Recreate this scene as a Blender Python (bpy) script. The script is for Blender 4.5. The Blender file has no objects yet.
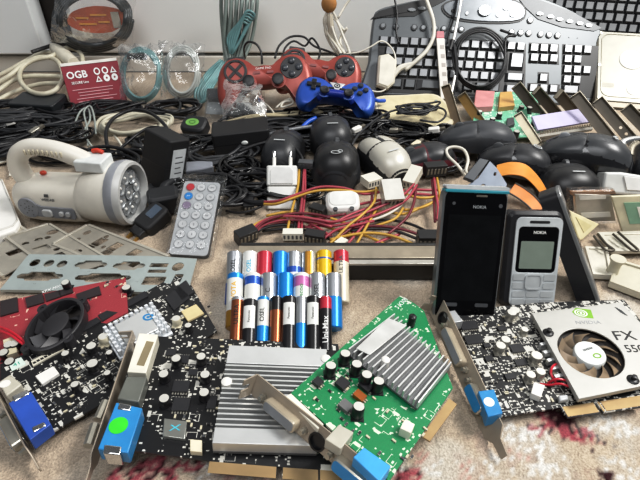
import bpy, bmesh, math, random
import numpy as np
from mathutils import Matrix, Vector, noise
from mathutils.geometry import tessellate_polygon
rnd = random.Random(7)
COL = bpy.context.scene.collection
PI = math.pi
# ------------------------------------------------------------------ camera model (millimetres), used to turn a pixel into a place
FPX = 480.0; PITCH = math.radians(36.5); CAMH = 298.0
_cp, _sp = math.cos(PITCH), math.sin(PITCH)
_F = np.array([0, _cp, -_sp]); _U = np.array([0, _sp, _cp]); _X = np.array([1.0, 0, 0]); _C = np.array([0, 0, CAMH])
def ray(u, v): return _F + (u-320)/FPX*_X - (v-240)/FPX*_U
def at(u, v, z=0.0):
    d = ray(u, v); return _C + d*((z-CAMH)/d[2])
def aty(u, v, y):
    d = ray(u, v); return _C + d*(y/d[1])
# ------------------------------------------------------------------ materials
def lin(c):
    if isinstance(c, str):
        c = c.lstrip('#'); c = [int(c[i:i+2], 16)/255 for i in (0, 2, 4)]
        return tuple(x/12.92 if x <= .04045 else ((x+.055)/1.055)**2.4 for x in c)
    return tuple(c)
_M = {}
def N(nt, t, **kw):
    n = nt.nodes.new(t)
    for k, v in kw.items():
        if k in n.inputs: n.inputs[k].default_value = v
        else: setattr(n, k, v)
    return n
def mat(name, color, rough=.45, metal=0.0, var=.12, scale=60.0, bump=0.0, spec=.5, emit=None, coat=0.0):
    if name in _M: return _M[name]
    m = bpy.data.materials.new(name); m.use_nodes = True; nt = m.node_tree
    b = nt.nodes['Principled BSDF']; c = lin(color)
    b.inputs['Roughness'].default_value = rough; b.inputs['Metallic'].default_value = metal
    b.inputs['Specular IOR Level'].default_value = spec
    if coat: b.inputs['Coat Weight'].default_value = coat; b.inputs['Coat Roughness'].default_value = .08
    tc = N(nt, 'ShaderNodeTexCoord')
    nz = N(nt, 'ShaderNodeTexNoise'); nz.inputs['Scale'].default_value = scale; nz.inputs['Detail'].default_value = 3
    nt.links.new(tc.outputs['Object'], nz.inputs['Vector'])
    mr = N(nt, 'ShaderNodeMapRange'); mr.inputs[3].default_value = 1-var; mr.inputs[4].default_value = 1+var
    mr.inputs[1].default_value = .3; mr.inputs[2].default_value = .7
    nt.links.new(nz.outputs['Fac'], mr.inputs[0])
    mx = N(nt, 'ShaderNodeVectorMath', operation='SCALE'); mx.inputs[0].default_value = c
    nt.links.new(mr.outputs[0], mx.inputs['Scale']); nt.links.new(mx.outputs[0], b.inputs['Base Color'])
    if bump:
        bp = N(nt, 'ShaderNodeBump'); bp.inputs['Strength'].default_value = bump; bp.inputs['Distance'].default_value = .0006
        n2 = N(nt, 'ShaderNodeTexNoise'); n2.inputs['Scale'].default_value = scale*8
        nt.links.new(tc.outputs['Object'], n2.inputs['Vector']); nt.links.new(n2.outputs['Fac'], bp.inputs['Height']); nt.links.new(bp.outputs[0], b.inputs['Normal'])
    if emit: b.inputs['Emission Color'].default_value = lin(color)+(1,); b.inputs['Emission Strength'].default_value = emit
    _M[name] = m; return m
def mat_clear(name, tint='#ffffff', gloss=.35, milky=.1, k=1.2):
    if name in _M: return _M[name]
    m = bpy.data.materials.new(name); m.use_nodes = True; nt = m.node_tree; nt.nodes.clear()
    out = N(nt, 'ShaderNodeOutputMaterial'); tr = N(nt, 'ShaderNodeBsdfTransparent'); gl = N(nt, 'ShaderNodeBsdfGlossy'); df = N(nt, 'ShaderNodeBsdfDiffuse')
    tr.inputs[0].default_value = lin(tint)+(1,); gl.inputs['Roughness'].default_value = .12; df.inputs[0].default_value = lin('#dfe3e2')+(1,)
    tc = N(nt, 'ShaderNodeTexCoord'); nz = N(nt, 'ShaderNodeTexNoise'); nz.inputs['Scale'].default_value = 45; nz.inputs['Detail'].default_value = 4
    bp = N(nt, 'ShaderNodeBump'); bp.inputs['Strength'].default_value = .9; bp.inputs['Distance'].default_value = .006
    nt.links.new(tc.outputs['Object'], nz.inputs['Vector']); nt.links.new(nz.outputs['Fac'], bp.inputs['Height']); nt.links.new(bp.outputs[0], gl.inputs['Normal'])
    fr = N(nt, 'ShaderNodeFresnel'); fr.inputs[0].default_value = 1.5; nt.links.new(bp.outputs[0], fr.inputs['Normal'])
    ad = N(nt, 'ShaderNodeMath', operation='MULTIPLY_ADD'); ad.inputs[1].default_value = k; ad.inputs[2].default_value = gloss*.2; nt.links.new(fr.outputs[0], ad.inputs[0])
    m1 = N(nt, 'ShaderNodeMixShader'); m1.inputs[0].default_value = milky
    nt.links.new(tr.outputs[0], m1.inputs[1]); nt.links.new(df.outputs[0], m1.inputs[2])
    m2 = N(nt, 'ShaderNodeMixShader'); nt.links.new(ad.outputs[0], m2.inputs[0]); nt.links.new(m1.outputs[0], m2.inputs[1]); nt.links.new(gl.outputs[0], m2.inputs[2])
    nt.links.new(m2.outputs[0], out.inputs[0]); _M[name] = m; return m
def mat_pcb(name, base, silk, rot=0.0, dens=.5, trace=None):
    """solder mask with printed white marks, pads and traces"""
    if name in _M: return _M[name]
    m = bpy.data.materials.new(name); m.use_nodes = True; nt = m.node_tree; L = nt.links.new
    b = nt.nodes['Principled BSDF']; b.inputs['Roughness'].default_value = .38
    tc = N(nt, 'ShaderNodeTexCoord'); mp = N(nt, 'ShaderNodeMapping'); mp.inputs['Rotation'].default_value = (0, 0, rot); mp.inputs['Scale'].default_value = (1000, 1000, 0)
    L(tc.outputs['Object'], mp.inputs[0])
    def cells(scale, size, keep, stretch=(1, 1, 1)):
        m2 = N(nt, 'ShaderNodeMapping'); m2.inputs['Scale'].default_value = stretch; L(mp.outputs[0], m2.inputs[0])
        v = N(nt, 'ShaderNodeTexVoronoi', distance='CHEBYCHEV'); v.inputs['Scale'].default_value = scale; v.inputs['Randomness'].default_value = .55
        L(m2.outputs[0], v.inputs['Vector'])
        lt = N(nt, 'ShaderNodeMath', operation='LESS_THAN'); lt.inputs[1].default_value = size; L(v.outputs['Distance'], lt.inputs[0])
        sx = N(nt, 'ShaderNodeSeparateColor'); L(v.outputs['Color'], sx.inputs[0])
        gt = N(nt, 'ShaderNodeMath', operation='LESS_THAN'); gt.inputs[1].default_value = keep; L(sx.outputs[0], gt.inputs[0])
        mu = N(nt, 'ShaderNodeMath', operation='MULTIPLY'); L(lt.outputs[0], mu.inputs[0]); L(gt.outputs[0], mu.inputs[1])
        return mu.outputs[0]
    a1 = cells(.26, .26, dens*.8, (1, 1.6, 1)); a2 = cells(.5, .27, dens*.45); a3 = cells(.17, .30, dens*.5, (1.5, .8, 1))
    o1 = cells(.115, .40, dens*.7, (1, 1.3, 1)); o2 = cells(.115, .35, dens*.7, (1, 1.3, 1)); ol = N(nt, 'ShaderNodeMath', operation='SUBTRACT'); L(o1, ol.inputs[0]); L(o2, ol.inputs[1])
    am = N(nt, 'ShaderNodeMath', operation='MAXIMUM'); L(a3, am.inputs[0]); L(ol.outputs[0], am.inputs[1]); a3 = am.outputs[0]
    s = N(nt, 'ShaderNodeMath', operation='MAXIMUM'); L(a1, s.inputs[0]); L(a2, s.inputs[1])
    s2 = N(nt, 'ShaderNodeMath', operation='MAXIMUM'); L(s.outputs[0], s2.inputs[0]); L(a3, s2.inputs[1])
    nz = N(nt, 'ShaderNodeTexNoise'); nz.inputs['Scale'].default_value = .075; nz.inputs['Detail'].default_value = 1; L(mp.outputs[0], nz.inputs['Vector'])
    mk = N(nt, 'ShaderNodeMath', operation='GREATER_THAN'); mk.inputs[1].default_value = .62-.26*dens; L(nz.outputs['Fac'], mk.inputs[0])
    s3 = N(nt, 'ShaderNodeMath', operation='MULTIPLY'); L(s2.outputs[0], s3.inputs[0]); L(mk.outputs[0], s3.inputs[1])
    br = N(nt, 'ShaderNodeTexBrick'); br.inputs['Scale'].default_value = .45; br.inputs['Mortar Size'].default_value = .06
    L(mp.outputs[0], br.inputs['Vector'])
    cb = lin(base); tr = lin(trace) if trace else tuple(x*1.5+.004 for x in cb)
    br.inputs['Color1'].default_value = cb+(1,); br.inputs['Color2'].default_value = tuple(x*.85 for x in cb)+(1,); br.inputs['Mortar'].default_value = tr+(1,)
    mx = N(nt, 'ShaderNodeMix', data_type='RGBA'); L(s3.outputs[0], mx.inputs[0]); L(br.outputs['Color'], mx.inputs[6]); mx.inputs[7].default_value = lin(silk)+(1,)
    L(mx.outputs[2], b.inputs['Base Color']); _M[name] = m; return m
# ------------------------------------------------------------------ mesh builder (millimetres)
def Rm(rx=0, ry=0, rz=0):
    r = Matrix.Rotation(math.radians(rz), 3, 'Z') @ Matrix.Rotation(math.radians(ry), 3, 'Y') @ Matrix.Rotation(math.radians(rx), 3, 'X')
    return np.array(r)
class T:
    """affine map: p -> A p + t"""
    def __init__(s, A=None, t=(0, 0, 0)): s.A = np.eye(3) if A is None else np.array(A, float); s.t = np.array(t, float)
    def __call__(s, p): return np.asarray(p, float) @ s.A.T + s.t
    def __matmul__(s, o): return T(s.A @ o.A, s.A @ o.t + s.t)
def TR(t=(0, 0, 0), rx=0, ry=0, rz=0, s=1.0): return T(Rm(rx, ry, rz)*s, t)
class MB:
    def __init__(s): s.v = []; s.f = []; s.m = []; s.n = 0
    def add(s, verts, faces, mi=0, t=None):
        v = np.asarray(verts, float).reshape(-1, 3)
        if t is not None: v = t(v)
        s.v.append(v); s.f += [tuple(i+s.n for i in f) for f in faces]; s.m += [mi]*len(faces) if isinstance(mi, int) else list(mi); s.n += len(v); return s
    def box(s, c, d, mi=0, t=None, rz=0):
        x, y, z = [a/2 for a in d]; v = np.array([(i*x, j*y, k*z) for k in (-1, 1) for j in (-1, 1) for i in (-1, 1)])
        v = v @ Rm(0, 0, rz).T + np.array(c)
        return s.add(v, [(0, 2, 3, 1), (4, 5, 7, 6), (0, 1, 5, 4), (2, 6, 7, 3), (0, 4, 6, 2), (1, 3, 7, 5)], mi, t)
    def prism(s, poly, z0, z1, mi=0, t=None, top=None, ch=0):
        n = len(poly); p = np.array(poly, float)
        rings = [np.c_[p, np.full(n, z0)]]
        if ch:
            c = p.mean(0); q = inset(p, ch)
            rings += [np.c_[p, np.full(n, z1-ch)], np.c_[q, np.full(n, z1)]]
        else: rings.append(np.c_[p, np.full(n, z1)])
        f = []
        for k in range(len(rings)-1): f += [(k*n+i, k*n+(i+1) % n, (k+1)*n+(i+1) % n, (k+1)*n+i) for i in range(n)]
        mm = [mi]*len(f); f.append(tuple(range(n-1, -1, -1))); mm.append(mi)
        f.append(tuple((len(rings)-1)*n+i for i in range(n))); mm.append(mi if top is None else top)
        return s.add(np.vstack(rings), f, mm, t)
    def plate(s, outer, holes, z0, z1, mi=0, t=None, side=None):
        """flat sheet with holes"""
        loops = [list(outer)]+[list(h) for h in holes]; pts = [p for l in loops for p in l]
        tri = tessellate_polygon([[Vector((p[0], p[1], 0)) for p in l] for l in loops]); n = len(pts)
        v = [(p[0], p[1], z1) for p in pts]+[(p[0], p[1], z0) for p in pts]
        f = [tuple(x) for x in tri]+[tuple(i+n for i in reversed(x)) for x in tri]; mm = [mi]*len(f); k = 0
        for l in loops:
            m = len(l)
            for i in range(m): f.append((k+i, k+(i+1) % m, n+k+(i+1) % m, n+k+i)); mm.append(mi if side is None else side)
            k += m
        return s.add(v, f, mm, t)
    def loft(s, rings, mi=0, t=None, cap=True, closed=False):
        n = len(rings[0]); f = []; R = len(rings)
        for k in range(R if closed else R-1):
            a, b = k*n, ((k+1) % R)*n
            f += [(a+i, a+(i+1) % n, b+(i+1) % n, b+i) for i in range(n)]
        if cap and not closed: f += [tuple(range(n-1, -1, -1)), tuple((R-1)*n+i for i in range(n))]
        return s.add(np.vstack([np.asarray(r, float) for r in rings]), f, mi, t)
    def lathe(s, prof, n=24, mi=0, t=None):
        """profile of (radius, z) about z"""
        return s.loft([[(r*math.cos(2*PI*i/n), r*math.sin(2*PI*i/n), z) for i in range(n)] for r, z in prof], mi, t)
    def cyl(s, c, r, h, n=16, mi=0, t=None):
        return s.lathe([(r, 0), (r, h)], n, mi, (t @ T(None, c)) if t is not None else T(None, c))
    def tube(s, pts, r, n=7, mi=0, closed=False, t=None, sm=4, sq=(1, 1)):
        p = spline(pts, sm, closed) if sm > 1 else np.array(pts, float)
        K = len(p); rr = np.interp(np.linspace(0, 1, K), np.linspace(0, 1, len(r)), r) if hasattr(r, '__len__') else np.full(K, float(r))
        tg = np.roll(p, -1, 0)-np.roll(p, 1, 0) if closed else np.gradient(p, axis=0)
        tg /= (np.linalg.norm(tg, axis=1)[:, None]+1e-9); up = np.array([0, 0, 1.0]); rings = []; a = None
        for i in range(K):
            if a is None: a = np.cross(tg[i], up); a = a if np.linalg.norm(a) > .1 else np.cross(tg[i], (1, 0, 0))
            a = a-tg[i]*(a @ tg[i]); a /= np.linalg.norm(a)+1e-9; b = np.cross(tg[i], a)
            rings.append([p[i]+rr[i]*(sq[0]*math.cos(2*PI*k/n)*a+sq[1]*math.sin(2*PI*k/n)*b) for k in range(n)])
        return s.loft(rings, mi, t, cap=True, closed=closed)
    def ball(s, c, r, n=14, mi=0, t=None):
        r = np.array([r, r, r] if not hasattr(r, '__len__') else r, float)
        v = [[(math.sin(PI*j/8)*math.cos(2*PI*i/n), math.sin(PI*j/8)*math.sin(2*PI*i/n), -math.cos(PI*j/8)) for i in range(n)] for j in (.25, 1, 2, 3, 4, 5, 6, 7, 7.75)]
        return s.loft([np.array(x)*r+np.array(c) for x in v], mi, t)
    def build(s, name, mats, parent=None, org=None, bevel=0, seg=2, ang=38, sub=0, flat=False):
        me = bpy.data.meshes.new(name); v = np.vstack(s.v)
        if org is not None: v = v-np.array(org)
        me.from_pydata((v*.001).tolist(), [], s.f)
        mats = mats if isinstance(mats, (list, tuple)) else [mats]
        for m in mats: me.materials.append(m)
        me.polygons.foreach_set('material_index', s.m)
        bm = bmesh.new(); bm.from_mesh(me); bmesh.ops.recalc_face_normals(bm, faces=bm.faces); bm.to_mesh(me); bm.free()
        if not flat:
            me.polygons.foreach_set('use_smooth', [True]*len(me.polygons)); me.set_sharp_from_angle(angle=math.radians(ang))
        me.update()
        o = bpy.data.objects.new(name, me); COL.objects.link(o)
        if parent is not None: o.parent = parent
        elif org is not None: o.location = [a*.001 for a in org]
        if bevel:
            b = o.modifiers.new('edge', 'BEVEL'); b.width = bevel*.001; b.segments = seg; b.limit_method = 'ANGLE'; b.angle_limit = math.radians(40)
        if sub:
            b = o.modifiers.new('sub', 'SUBSURF'); b.levels = sub; b.render_levels = sub
        return o
def inset(p, d):
    p = np.array(p, float); n = len(p); out = []
    area = sum(p[i][0]*p[(i+1) % n][1]-p[(i+1) % n][0]*p[i][1] for i in range(n)); sg = 1 if area > 0 else -1
    for i in range(n):
        a, b, c = p[i-1], p[i], p[(i+1) % n]; e1 = b-a; e2 = c-b
        n1 = np.array([-e1[1], e1[0]])/(np.linalg.norm(e1)+1e-9)*sg; n2 = np.array([-e2[1], e2[0]])/(np.linalg.norm(e2)+1e-9)*sg
        m = n1+n2; m = m/(np.linalg.norm(m)+1e-9); out.append(b+m*d/max(.4, m @ n1))
    return np.array(out)
def spline(pts, k=4, closed=False):
    p = np.array(pts, float); n = len(p)
    if n < 3: return np.array([p[0]+(p[-1]-p[0])*i/k for i in range(k+1)])
    out = []
    for i in range(n if closed else n-1):
        a, b, c, d = [p[(i+j) % n] if closed else p[min(max(i+j, 0), n-1)] for j in (-1, 0, 1, 2)]
        for j in range(k):
            t = j/k; out.append(.5*((2*b)+(c-a)*t+(2*a-5*b+4*c-d)*t*t+(3*b-a-3*c+d)*t**3))
    if not closed: out.append(p[-1])
    return np.array(out)
def rrect(w, h, r, n=4, c=(0, 0)):
    out = []
    for k, (sx, sy) in enumerate(((1, 1), (-1, 1), (-1, -1), (1, -1))):
        for i in range(n+1):
            a = PI/2*(k+i/n); out.append((c[0]+sx*(w/2-r)+r*math.cos(a), c[1]+sy*(h/2-r)+r*math.sin(a)))
    return out
def circ(r, n=24, c=(0, 0), ry=None): return [(c[0]+r*math.cos(2*PI*i/n), c[1]+(ry or r)*math.sin(2*PI*i/n)) for i in range(n)]
# ------------------------------------------------------------------ objects
def thing(name, label, cat, loc=(0, 0, 0), rot=(0, 0, 0), group=None):
    o = bpy.data.objects.new(name, None); COL.objects.link(o); o.empty_display_size = .01
    o.location = [a*.001 for a in loc]; o.rotation_euler = [math.radians(a) for a in rot]
    return tag(o, label, cat, group)
def tag(o, label, cat, group=None, kind=None):
    o['label'] = label; o['category'] = cat
    if group: o['group'] = group
    if kind: o['kind'] = kind
    return o
def struct(o, label=None):
    o['kind'] = 'structure'
    if label: o['label'] = label
    return o
def place(o, loc=None, rot=None):
    if loc is not None: o.location = [a*.001 for a in loc]
    if rot is not None: o.rotation_euler = [math.radians(a) for a in rot]
    return o
def dup(root, label, loc=None, rot=None, scale=None):
    r = root.copy(); COL.objects.link(r); r['label'] = label; place(r, loc, rot)
    if scale: r.scale = scale if hasattr(scale, '__len__') else (scale,)*3
    for ch in list(root.children):
        c = ch.copy(); COL.objects.link(c); c.parent = r
        for g in list(ch.children):
            d = g.copy(); COL.objects.link(d); d.parent = c
    return r
def txt(s, size, m, t, parent, name='lettering', org=None, ext=.08, bold=0.0, wrap=None, align='CENTER', xs=1.0):
    """raised print; t maps the text plane (x right, y up, z out) into the parent's frame; wrap = radius of a cylinder about the text's line"""
    cu = bpy.data.curves.new(name, 'FONT'); cu.body = s; cu.size = size; cu.extrude = ext; cu.offset = bold; cu.align_x = align; cu.align_y = 'CENTER'; cu.resolution_u = 2
    ob = bpy.data.objects.new('tmp', cu); COL.objects.link(ob); dg = bpy.context.evaluated_depsgraph_get(); dg.update()
    me = bpy.data.meshes.new_from_object(ob.evaluated_get(dg)); bpy.data.objects.remove(ob); bpy.data.curves.remove(cu)
    if wrap:
        bm = bmesh.new(); bm.from_mesh(me)
        for k in range(-7, 8): bmesh.ops.bisect_plane(bm, geom=bm.verts[:]+bm.edges[:]+bm.faces[:], plane_co=(0, k*size*.08, 0), plane_no=(0, 1, 0))
        bm.to_mesh(me); bm.free()
    co = np.zeros(len(me.vertices)*3); me.vertices.foreach_get('co', co); co = co.reshape(-1, 3); co[:, 0] *= xs
    if wrap:
        a = co[:, 1]/wrap; r = wrap+co[:, 2]; co = np.c_[co[:, 0], r*np.sin(a), r*np.cos(a)]
    co = t(co)
    if org is not None: co = co-np.array(org)
    me.vertices.foreach_set('co', (co*.001).ravel()); me.materials.clear(); me.materials.append(m); me.name = name; me.update()
    o = bpy.data.objects.new(name, me); COL.objects.link(o); o.parent = parent; return o
class Aff:
    """plane through three pixel points with heights; local x along p0->px, y along p0->py, z = plane normal (up)"""
    def __init__(s, p0, px, py, ortho=False):
        s.o = at(*p0); a = at(*px)-s.o; b = at(*py)-s.o; s.lx = np.linalg.norm(a); s.ly = np.linalg.norm(b)
        s.ex = a/s.lx; n = np.cross(a, b); n /= np.linalg.norm(n); s.ez = n if n[2] > 0 else -n
        s.ey = b/s.ly
        if ortho: s.ey = s.ey-s.ex*(s.ey @ s.ex); s.ey /= np.linalg.norm(s.ey)
        s.A = np.array([s.ex, s.ey, s.ez]).T; s.t = T(s.A, s.o); s.inv = np.linalg.inv(s.A)
    def uv(s, u, v, z=0.0):
        d = ray(u, v); q = s.o+s.ez*z; k = ((q-_C) @ s.ez)/(d @ s.ez); return (s.inv @ (_C+d*k-s.o))[:2]
    def quad(s, pts, z=0.0): return [tuple(s.uv(u, v, z)) for u, v in pts]
def coil(c, rx, ry, yaw=0, turns=3, n=14, jit=.12, dz=2.0, seed=0, tilt=(0, 0)):
    r = random.Random(seed); pts = []; R = Rm(tilt[0], tilt[1], 0) @ Rm(0, 0, yaw)
    ph = [r.uniform(0, 6.28) for _ in range(4)]
    for i in range(int(n*turns)):
        a = 2*PI*i/n; k = 1+jit*math.sin(a*.37+ph[0])+jit*.6*math.sin(a*.81+ph[1])
        p = np.array([rx*k*math.cos(a)+rx*jit*math.sin(a*.23+ph[2]), ry*k*math.sin(a)+ry*jit*math.cos(a*.31+ph[3]), dz*abs(math.sin(a*.5+ph[1]))+i*dz*.12])
        pts.append(R @ p+np.array(c))
    return pts
# ------------------------------------------------------------------ shared materials
BLACK = mat('black_plastic', '#1b1b1d', .38); BLACKM = mat('matt_black_plastic', '#19191b', .6, bump=.15); BLACKC = mat('black_cable', '#17171a', .36)
SOFT = mat('soft_black_rubber', '#232427', .5)
STEEL = mat('zinc_steel', '#b9b5aa', .35, .85, .15); STEELD = mat('dull_steel', '#8e887c', .42, .75, .2); CHROME = mat('chrome', '#d9d9d9', .16, 1)
ALU = mat('aluminium', '#cfd1d2', .38, .75, .08); ALUD = mat('shaded_aluminium', '#85888a', .45, .7)
WHITE = mat('white_plastic', '#e4e2dc', .35, var=.05); CREAM = mat('cream_plastic', '#d8cfb6', .45, var=.08); BEIGE = mat('beige_cable', '#b9b29c', .45)
GOLD = mat('gold_contacts', '#a58a5c', .4, .5); BRASS = mat('brass', '#b08a4a', .35, .7)
GREY = mat('grey_plastic', '#8b8e92', .42); GREYD = mat('dark_grey_plastic', '#4b4d50', .45); SILV = mat('silver_plastic', '#b7b9ba', .35, .25)
RED = mat('red_wire', '#a0404e', .4); YEL = mat('yellow_wire', '#bb963f', .4); ORANGE = mat('orange_plastic', '#cf8a38', .45)
BLUE = mat('vga_blue_plastic', '#3389bf', .35); BLUED = mat('deep_blue_plastic', '#1f56b4', .35); INK = mat('black_ink', '#16161a', .5); INKW = mat('white_ink', '#e8e8e6', .5)
CLEAR = mat_clear('clear_bag', milky=.04, k=.5); TEAL = mat('teal_cable', '#6a8f90', .3); GREYC = mat('grey_cable', '#9aa09b', .4)
# ================================================================== room
WALLY = 962.0
wallm = mat('white_lacquer', '#e6e7e5', .32, var=.03, scale=4); skirtm = mat('skirting_paint', '#d3d0c8', .4, var=.05, scale=8)
gapm = mat('gap_shade', '#2b2622', .8)  # colour stands in for the shade inside the gap
mb = MB(); mb.box((60+540, WALLY+20, 36+500), (2140, 40, 1000)); o = mb.build('wall_back', wallm, bevel=3); struct(o)
xs_ = at(49, 30, 34)[0]
XD = aty(49, 50, WALLY)[0]
mb = MB(); mb.box((XD-4-450, WALLY+8, 37+500), (900, 44, 1000)); o = mb.build('door_1', mat('door_lacquer', '#dfe2e3', .3, var=.03, scale=4), bevel=3); struct(o)
mb = MB(); mb.box((0, WALLY+45, 300), (3400, 10, 700)); struct(mb.build('gap_shade_board', gapm))  # dark board added behind the panels, so the gap reads as shaded
mb = MB(); mb.box((0, WALLY+14, 15), (3400, 28, 30)); struct(mb.build('baseboard_back', skirtm, bevel=2))
# carpet: woven pile with a printed pattern
def carpet():
    xs = np.concatenate([np.linspace(-1500, -460, 14)[:-1], np.arange(-460, 460, 2.6), np.linspace(460, 1500, 14)])
    ys = np.concatenate([np.linspace(-500, 60, 10)[:-1], np.arange(60, 420, 2.6), np.arange(420, 620, 6), np.linspace(620, 960, 20)])
    nx, ny = len(xs), len(ys); Xg, Yg = np.meshgrid(xs, ys); V = []; Cc = []
    blobs = []   # (u, v, radius mm, kind) printed motifs, where they lie on the carpet
    for u, v, r, k in ((150, 468, 9, 'r'), (162, 462, 8, 'r'), (137, 474, 7, 'r'), (172, 470, 7, 'r'), (120, 476, 6, 'r'), (545, 418, 8, 'r'), (562, 424, 9, 'r'), (578, 432, 8, 'r'), (592, 441, 6, 'r'), (556, 412, 6, 'k'), (600, 446, 5, 'r'), (536, 424, 6, 'r'), (566, 414, 7, 'k'),
                       (532, 440, 16, 'w'), (508, 432, 12, 'w'), (545, 462, 20, 'w'), (500, 465, 14, 'w'), (610, 420, 14, 'w'), (630, 432, 14, 'w'), (622, 470, 16, 'w'), (470, 470, 10, 'p'), (515, 455, 7, 'p'), (528, 455, 6, 'p'), (590, 470, 5, 'p'), (480, 440, 7, 'p'),
                       (205, 472, 10, 'w'), (230, 478, 12, 'p'), (262, 479, 9, 'p'), (300, 480, 12, 'p'), (320, 476, 8, 'w'), (606, 476, 4, 'k'), (400, 470, 10, 'w'), (420, 455, 9, 'p'), (436, 470, 9, 'w'), (410, 478, 7, 'r'), (190, 466, 5, 'r'), (630, 402, 8, 'p'), (595, 425, 9, 'w'), (500, 420, 8, 'w')):
        p = at(u, v); blobs.append((p[0], p[1], r, k))
    base = np.array(lin('#b4a695')); lt = np.array(lin('#c6c0b6')); col = {'r': np.array(lin('#a0545c')), 'k': np.array(lin('#3d2226')), 'w': np.array(lin('#cfcdc8')), 'p': np.array(lin('#b48f86'))}
    for j in range(ny):
        for i in range(nx):
            x, y = xs[i], ys[j]
            n1 = noise.noise((x*.018, y*.018, 3.1)); n2 = noise.noise((x*.11, y*.11, 7.7)); n3 = noise.noise((x*.33, y*.33, 1.2))
            c = base*(1+.12*n2+.16*n3); w = max(0, min(1, (n1-.22)*4)); c = c*(1-w*.6)+lt*(w*.6)
            if 60 < y < 420:
                for bx, by, r, k in blobs:
                    d = math.hypot(x-bx, y-by)+n2*(6 if k in 'rk' else 11)+n3*(5 if k in 'rk' else 9)
                    if d < r*1.15:
                        w = min(1, (r*1.15-d)/(r*.35)) if k in 'rk' else min(1, max(0, (r*1.15-d)/(r*.5)))*(.9 if n3+.7*n2 > .08 else .15); q = col[k]*(1+.5*n3)
                        if k in 'rp' and n3 > .28: q = col['p' if k == 'r' else 'w']
                        if k == 'r' and n3 < -.3: q = col['k']
                        if k == 'r' and n2 > .25: w *= .35
                        c = c*(1-w)+q*w
            z = 0.0
            if 50 < y < 640 and abs(x) < 462: z = -1.6+1.5*n3+1.0*noise.noise((x*.9, y*.9, 5.5))
            V.append((x, y, z)); Cc.append((*np.clip(c, .01, .95), 1))
    f = [(j*nx+i, j*nx+i+1, (j+1)*nx+i+1, (j+1)*nx+i) for j in range(ny-1) for i in range(nx-1)]
    mb = MB(); mb.add(V, f); m = bpy.data.materials.new('carpet_pile'); m.use_nodes = True; nt = m.node_tree; b = nt.nodes['Principled BSDF']
    b.inputs['Roughness'].default_value = .95; b.inputs['Specular IOR Level'].default_value = .1
    ca = N(nt, 'ShaderNodeVertexColor', layer_name='dye'); tc = N(nt, 'ShaderNodeTexCoord'); nz = N(nt, 'ShaderNodeTexNoise'); nz.inputs['Scale'].default_value = 700; nz.inputs['Detail'].default_value = 2
    nt.links.new(tc.outputs['Object'], nz.inputs['Vector']); mr = N(nt, 'ShaderNodeMapRange'); mr.inputs[1].default_value = .3; mr.inputs[2].default_value = .7; mr.inputs[3].default_value = .76; mr.inputs[4].default_value = 1.18
    nt.links.new(nz.outputs['Fac'], mr.inputs[0]); mx = N(nt, 'ShaderNodeVectorMath', operation='SCALE'); nt.links.new(ca.outputs[0], mx.inputs[0]); nt.links.new(mr.outputs[0], mx.inputs['Scale']); nt.links.new(mx.outputs[0], b.inputs['Base Color'])
    bp = N(nt, 'ShaderNodeBump'); bp.inputs['Strength'].default_value = .8; bp.inputs['Distance'].default_value = .0015; nt.links.new(nz.outputs['Fac'], bp.inputs['Height']); nt.links.new(bp.outputs[0], b.inputs['Normal'])
    o = mb.build('floor', m, ang=180); at_ = o.data.color_attributes.new('dye', 'FLOAT_COLOR', 'POINT'); at_.data.foreach_set('color', np.array(Cc).ravel()); return struct(o)
carpet()
# ================================================================== camera, light
cam = bpy.data.cameras.new('camera'); co = bpy.data.objects.new('camera', cam); COL.objects.link(co); co.location = (0, 0, CAMH*.001); co.rotation_euler = (PI/2-PITCH, 0, 0)
cam.sensor_width = 36; cam.lens = FPX/640*36; cam.clip_start = .01; cam.clip_end = 20; bpy.context.scene.camera = co
def area(name, loc, tgt, size, power, color=(1, 1, 1)):
    l = bpy.data.lights.new(name, 'AREA'); l.shape = 'RECTANGLE'; l.size, l.size_y = size; l.energy = power; l.color = color
    o = bpy.data.objects.new(name, l); COL.objects.link(o); o.location = loc; o.rotation_euler = (Vector(tgt)-Vector(loc)).to_track_quat('-Z', 'Y').to_euler(); return o
area('key_light', (1.15, .42, 1.45), (.0, .42, 0), (.7, .5), 33, (1, .985, .96))  # soft key from the upper right, set by shadow direction; source unseen
area('fill_light', (-.15, -.35, 1.5), (0, .7, .05), (1.0, .7), 14, (.97, .98, 1))  # added fill lamp above the camera, brightens the wall and front faces
w = bpy.data.worlds.new('room_light'); bpy.context.scene.world = w; w.use_nodes = True; bg = w.node_tree.nodes['Background']; bg.inputs[0].default_value = (.92, .96, 1, 1); bg.inputs[1].default_value = .16
sc = bpy.context.scene; sc.view_settings.view_transform = 'Standard'; sc.view_settings.look = 'None'; sc.view_settings.exposure = 0
vs = sc.view_settings; vs.use_curve_mapping = True; cm = vs.curve_mapping; cv = cm.curves[3]; cv.points.new(.22, .175); cv.points.new(.72, .765); cm.update()
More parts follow.
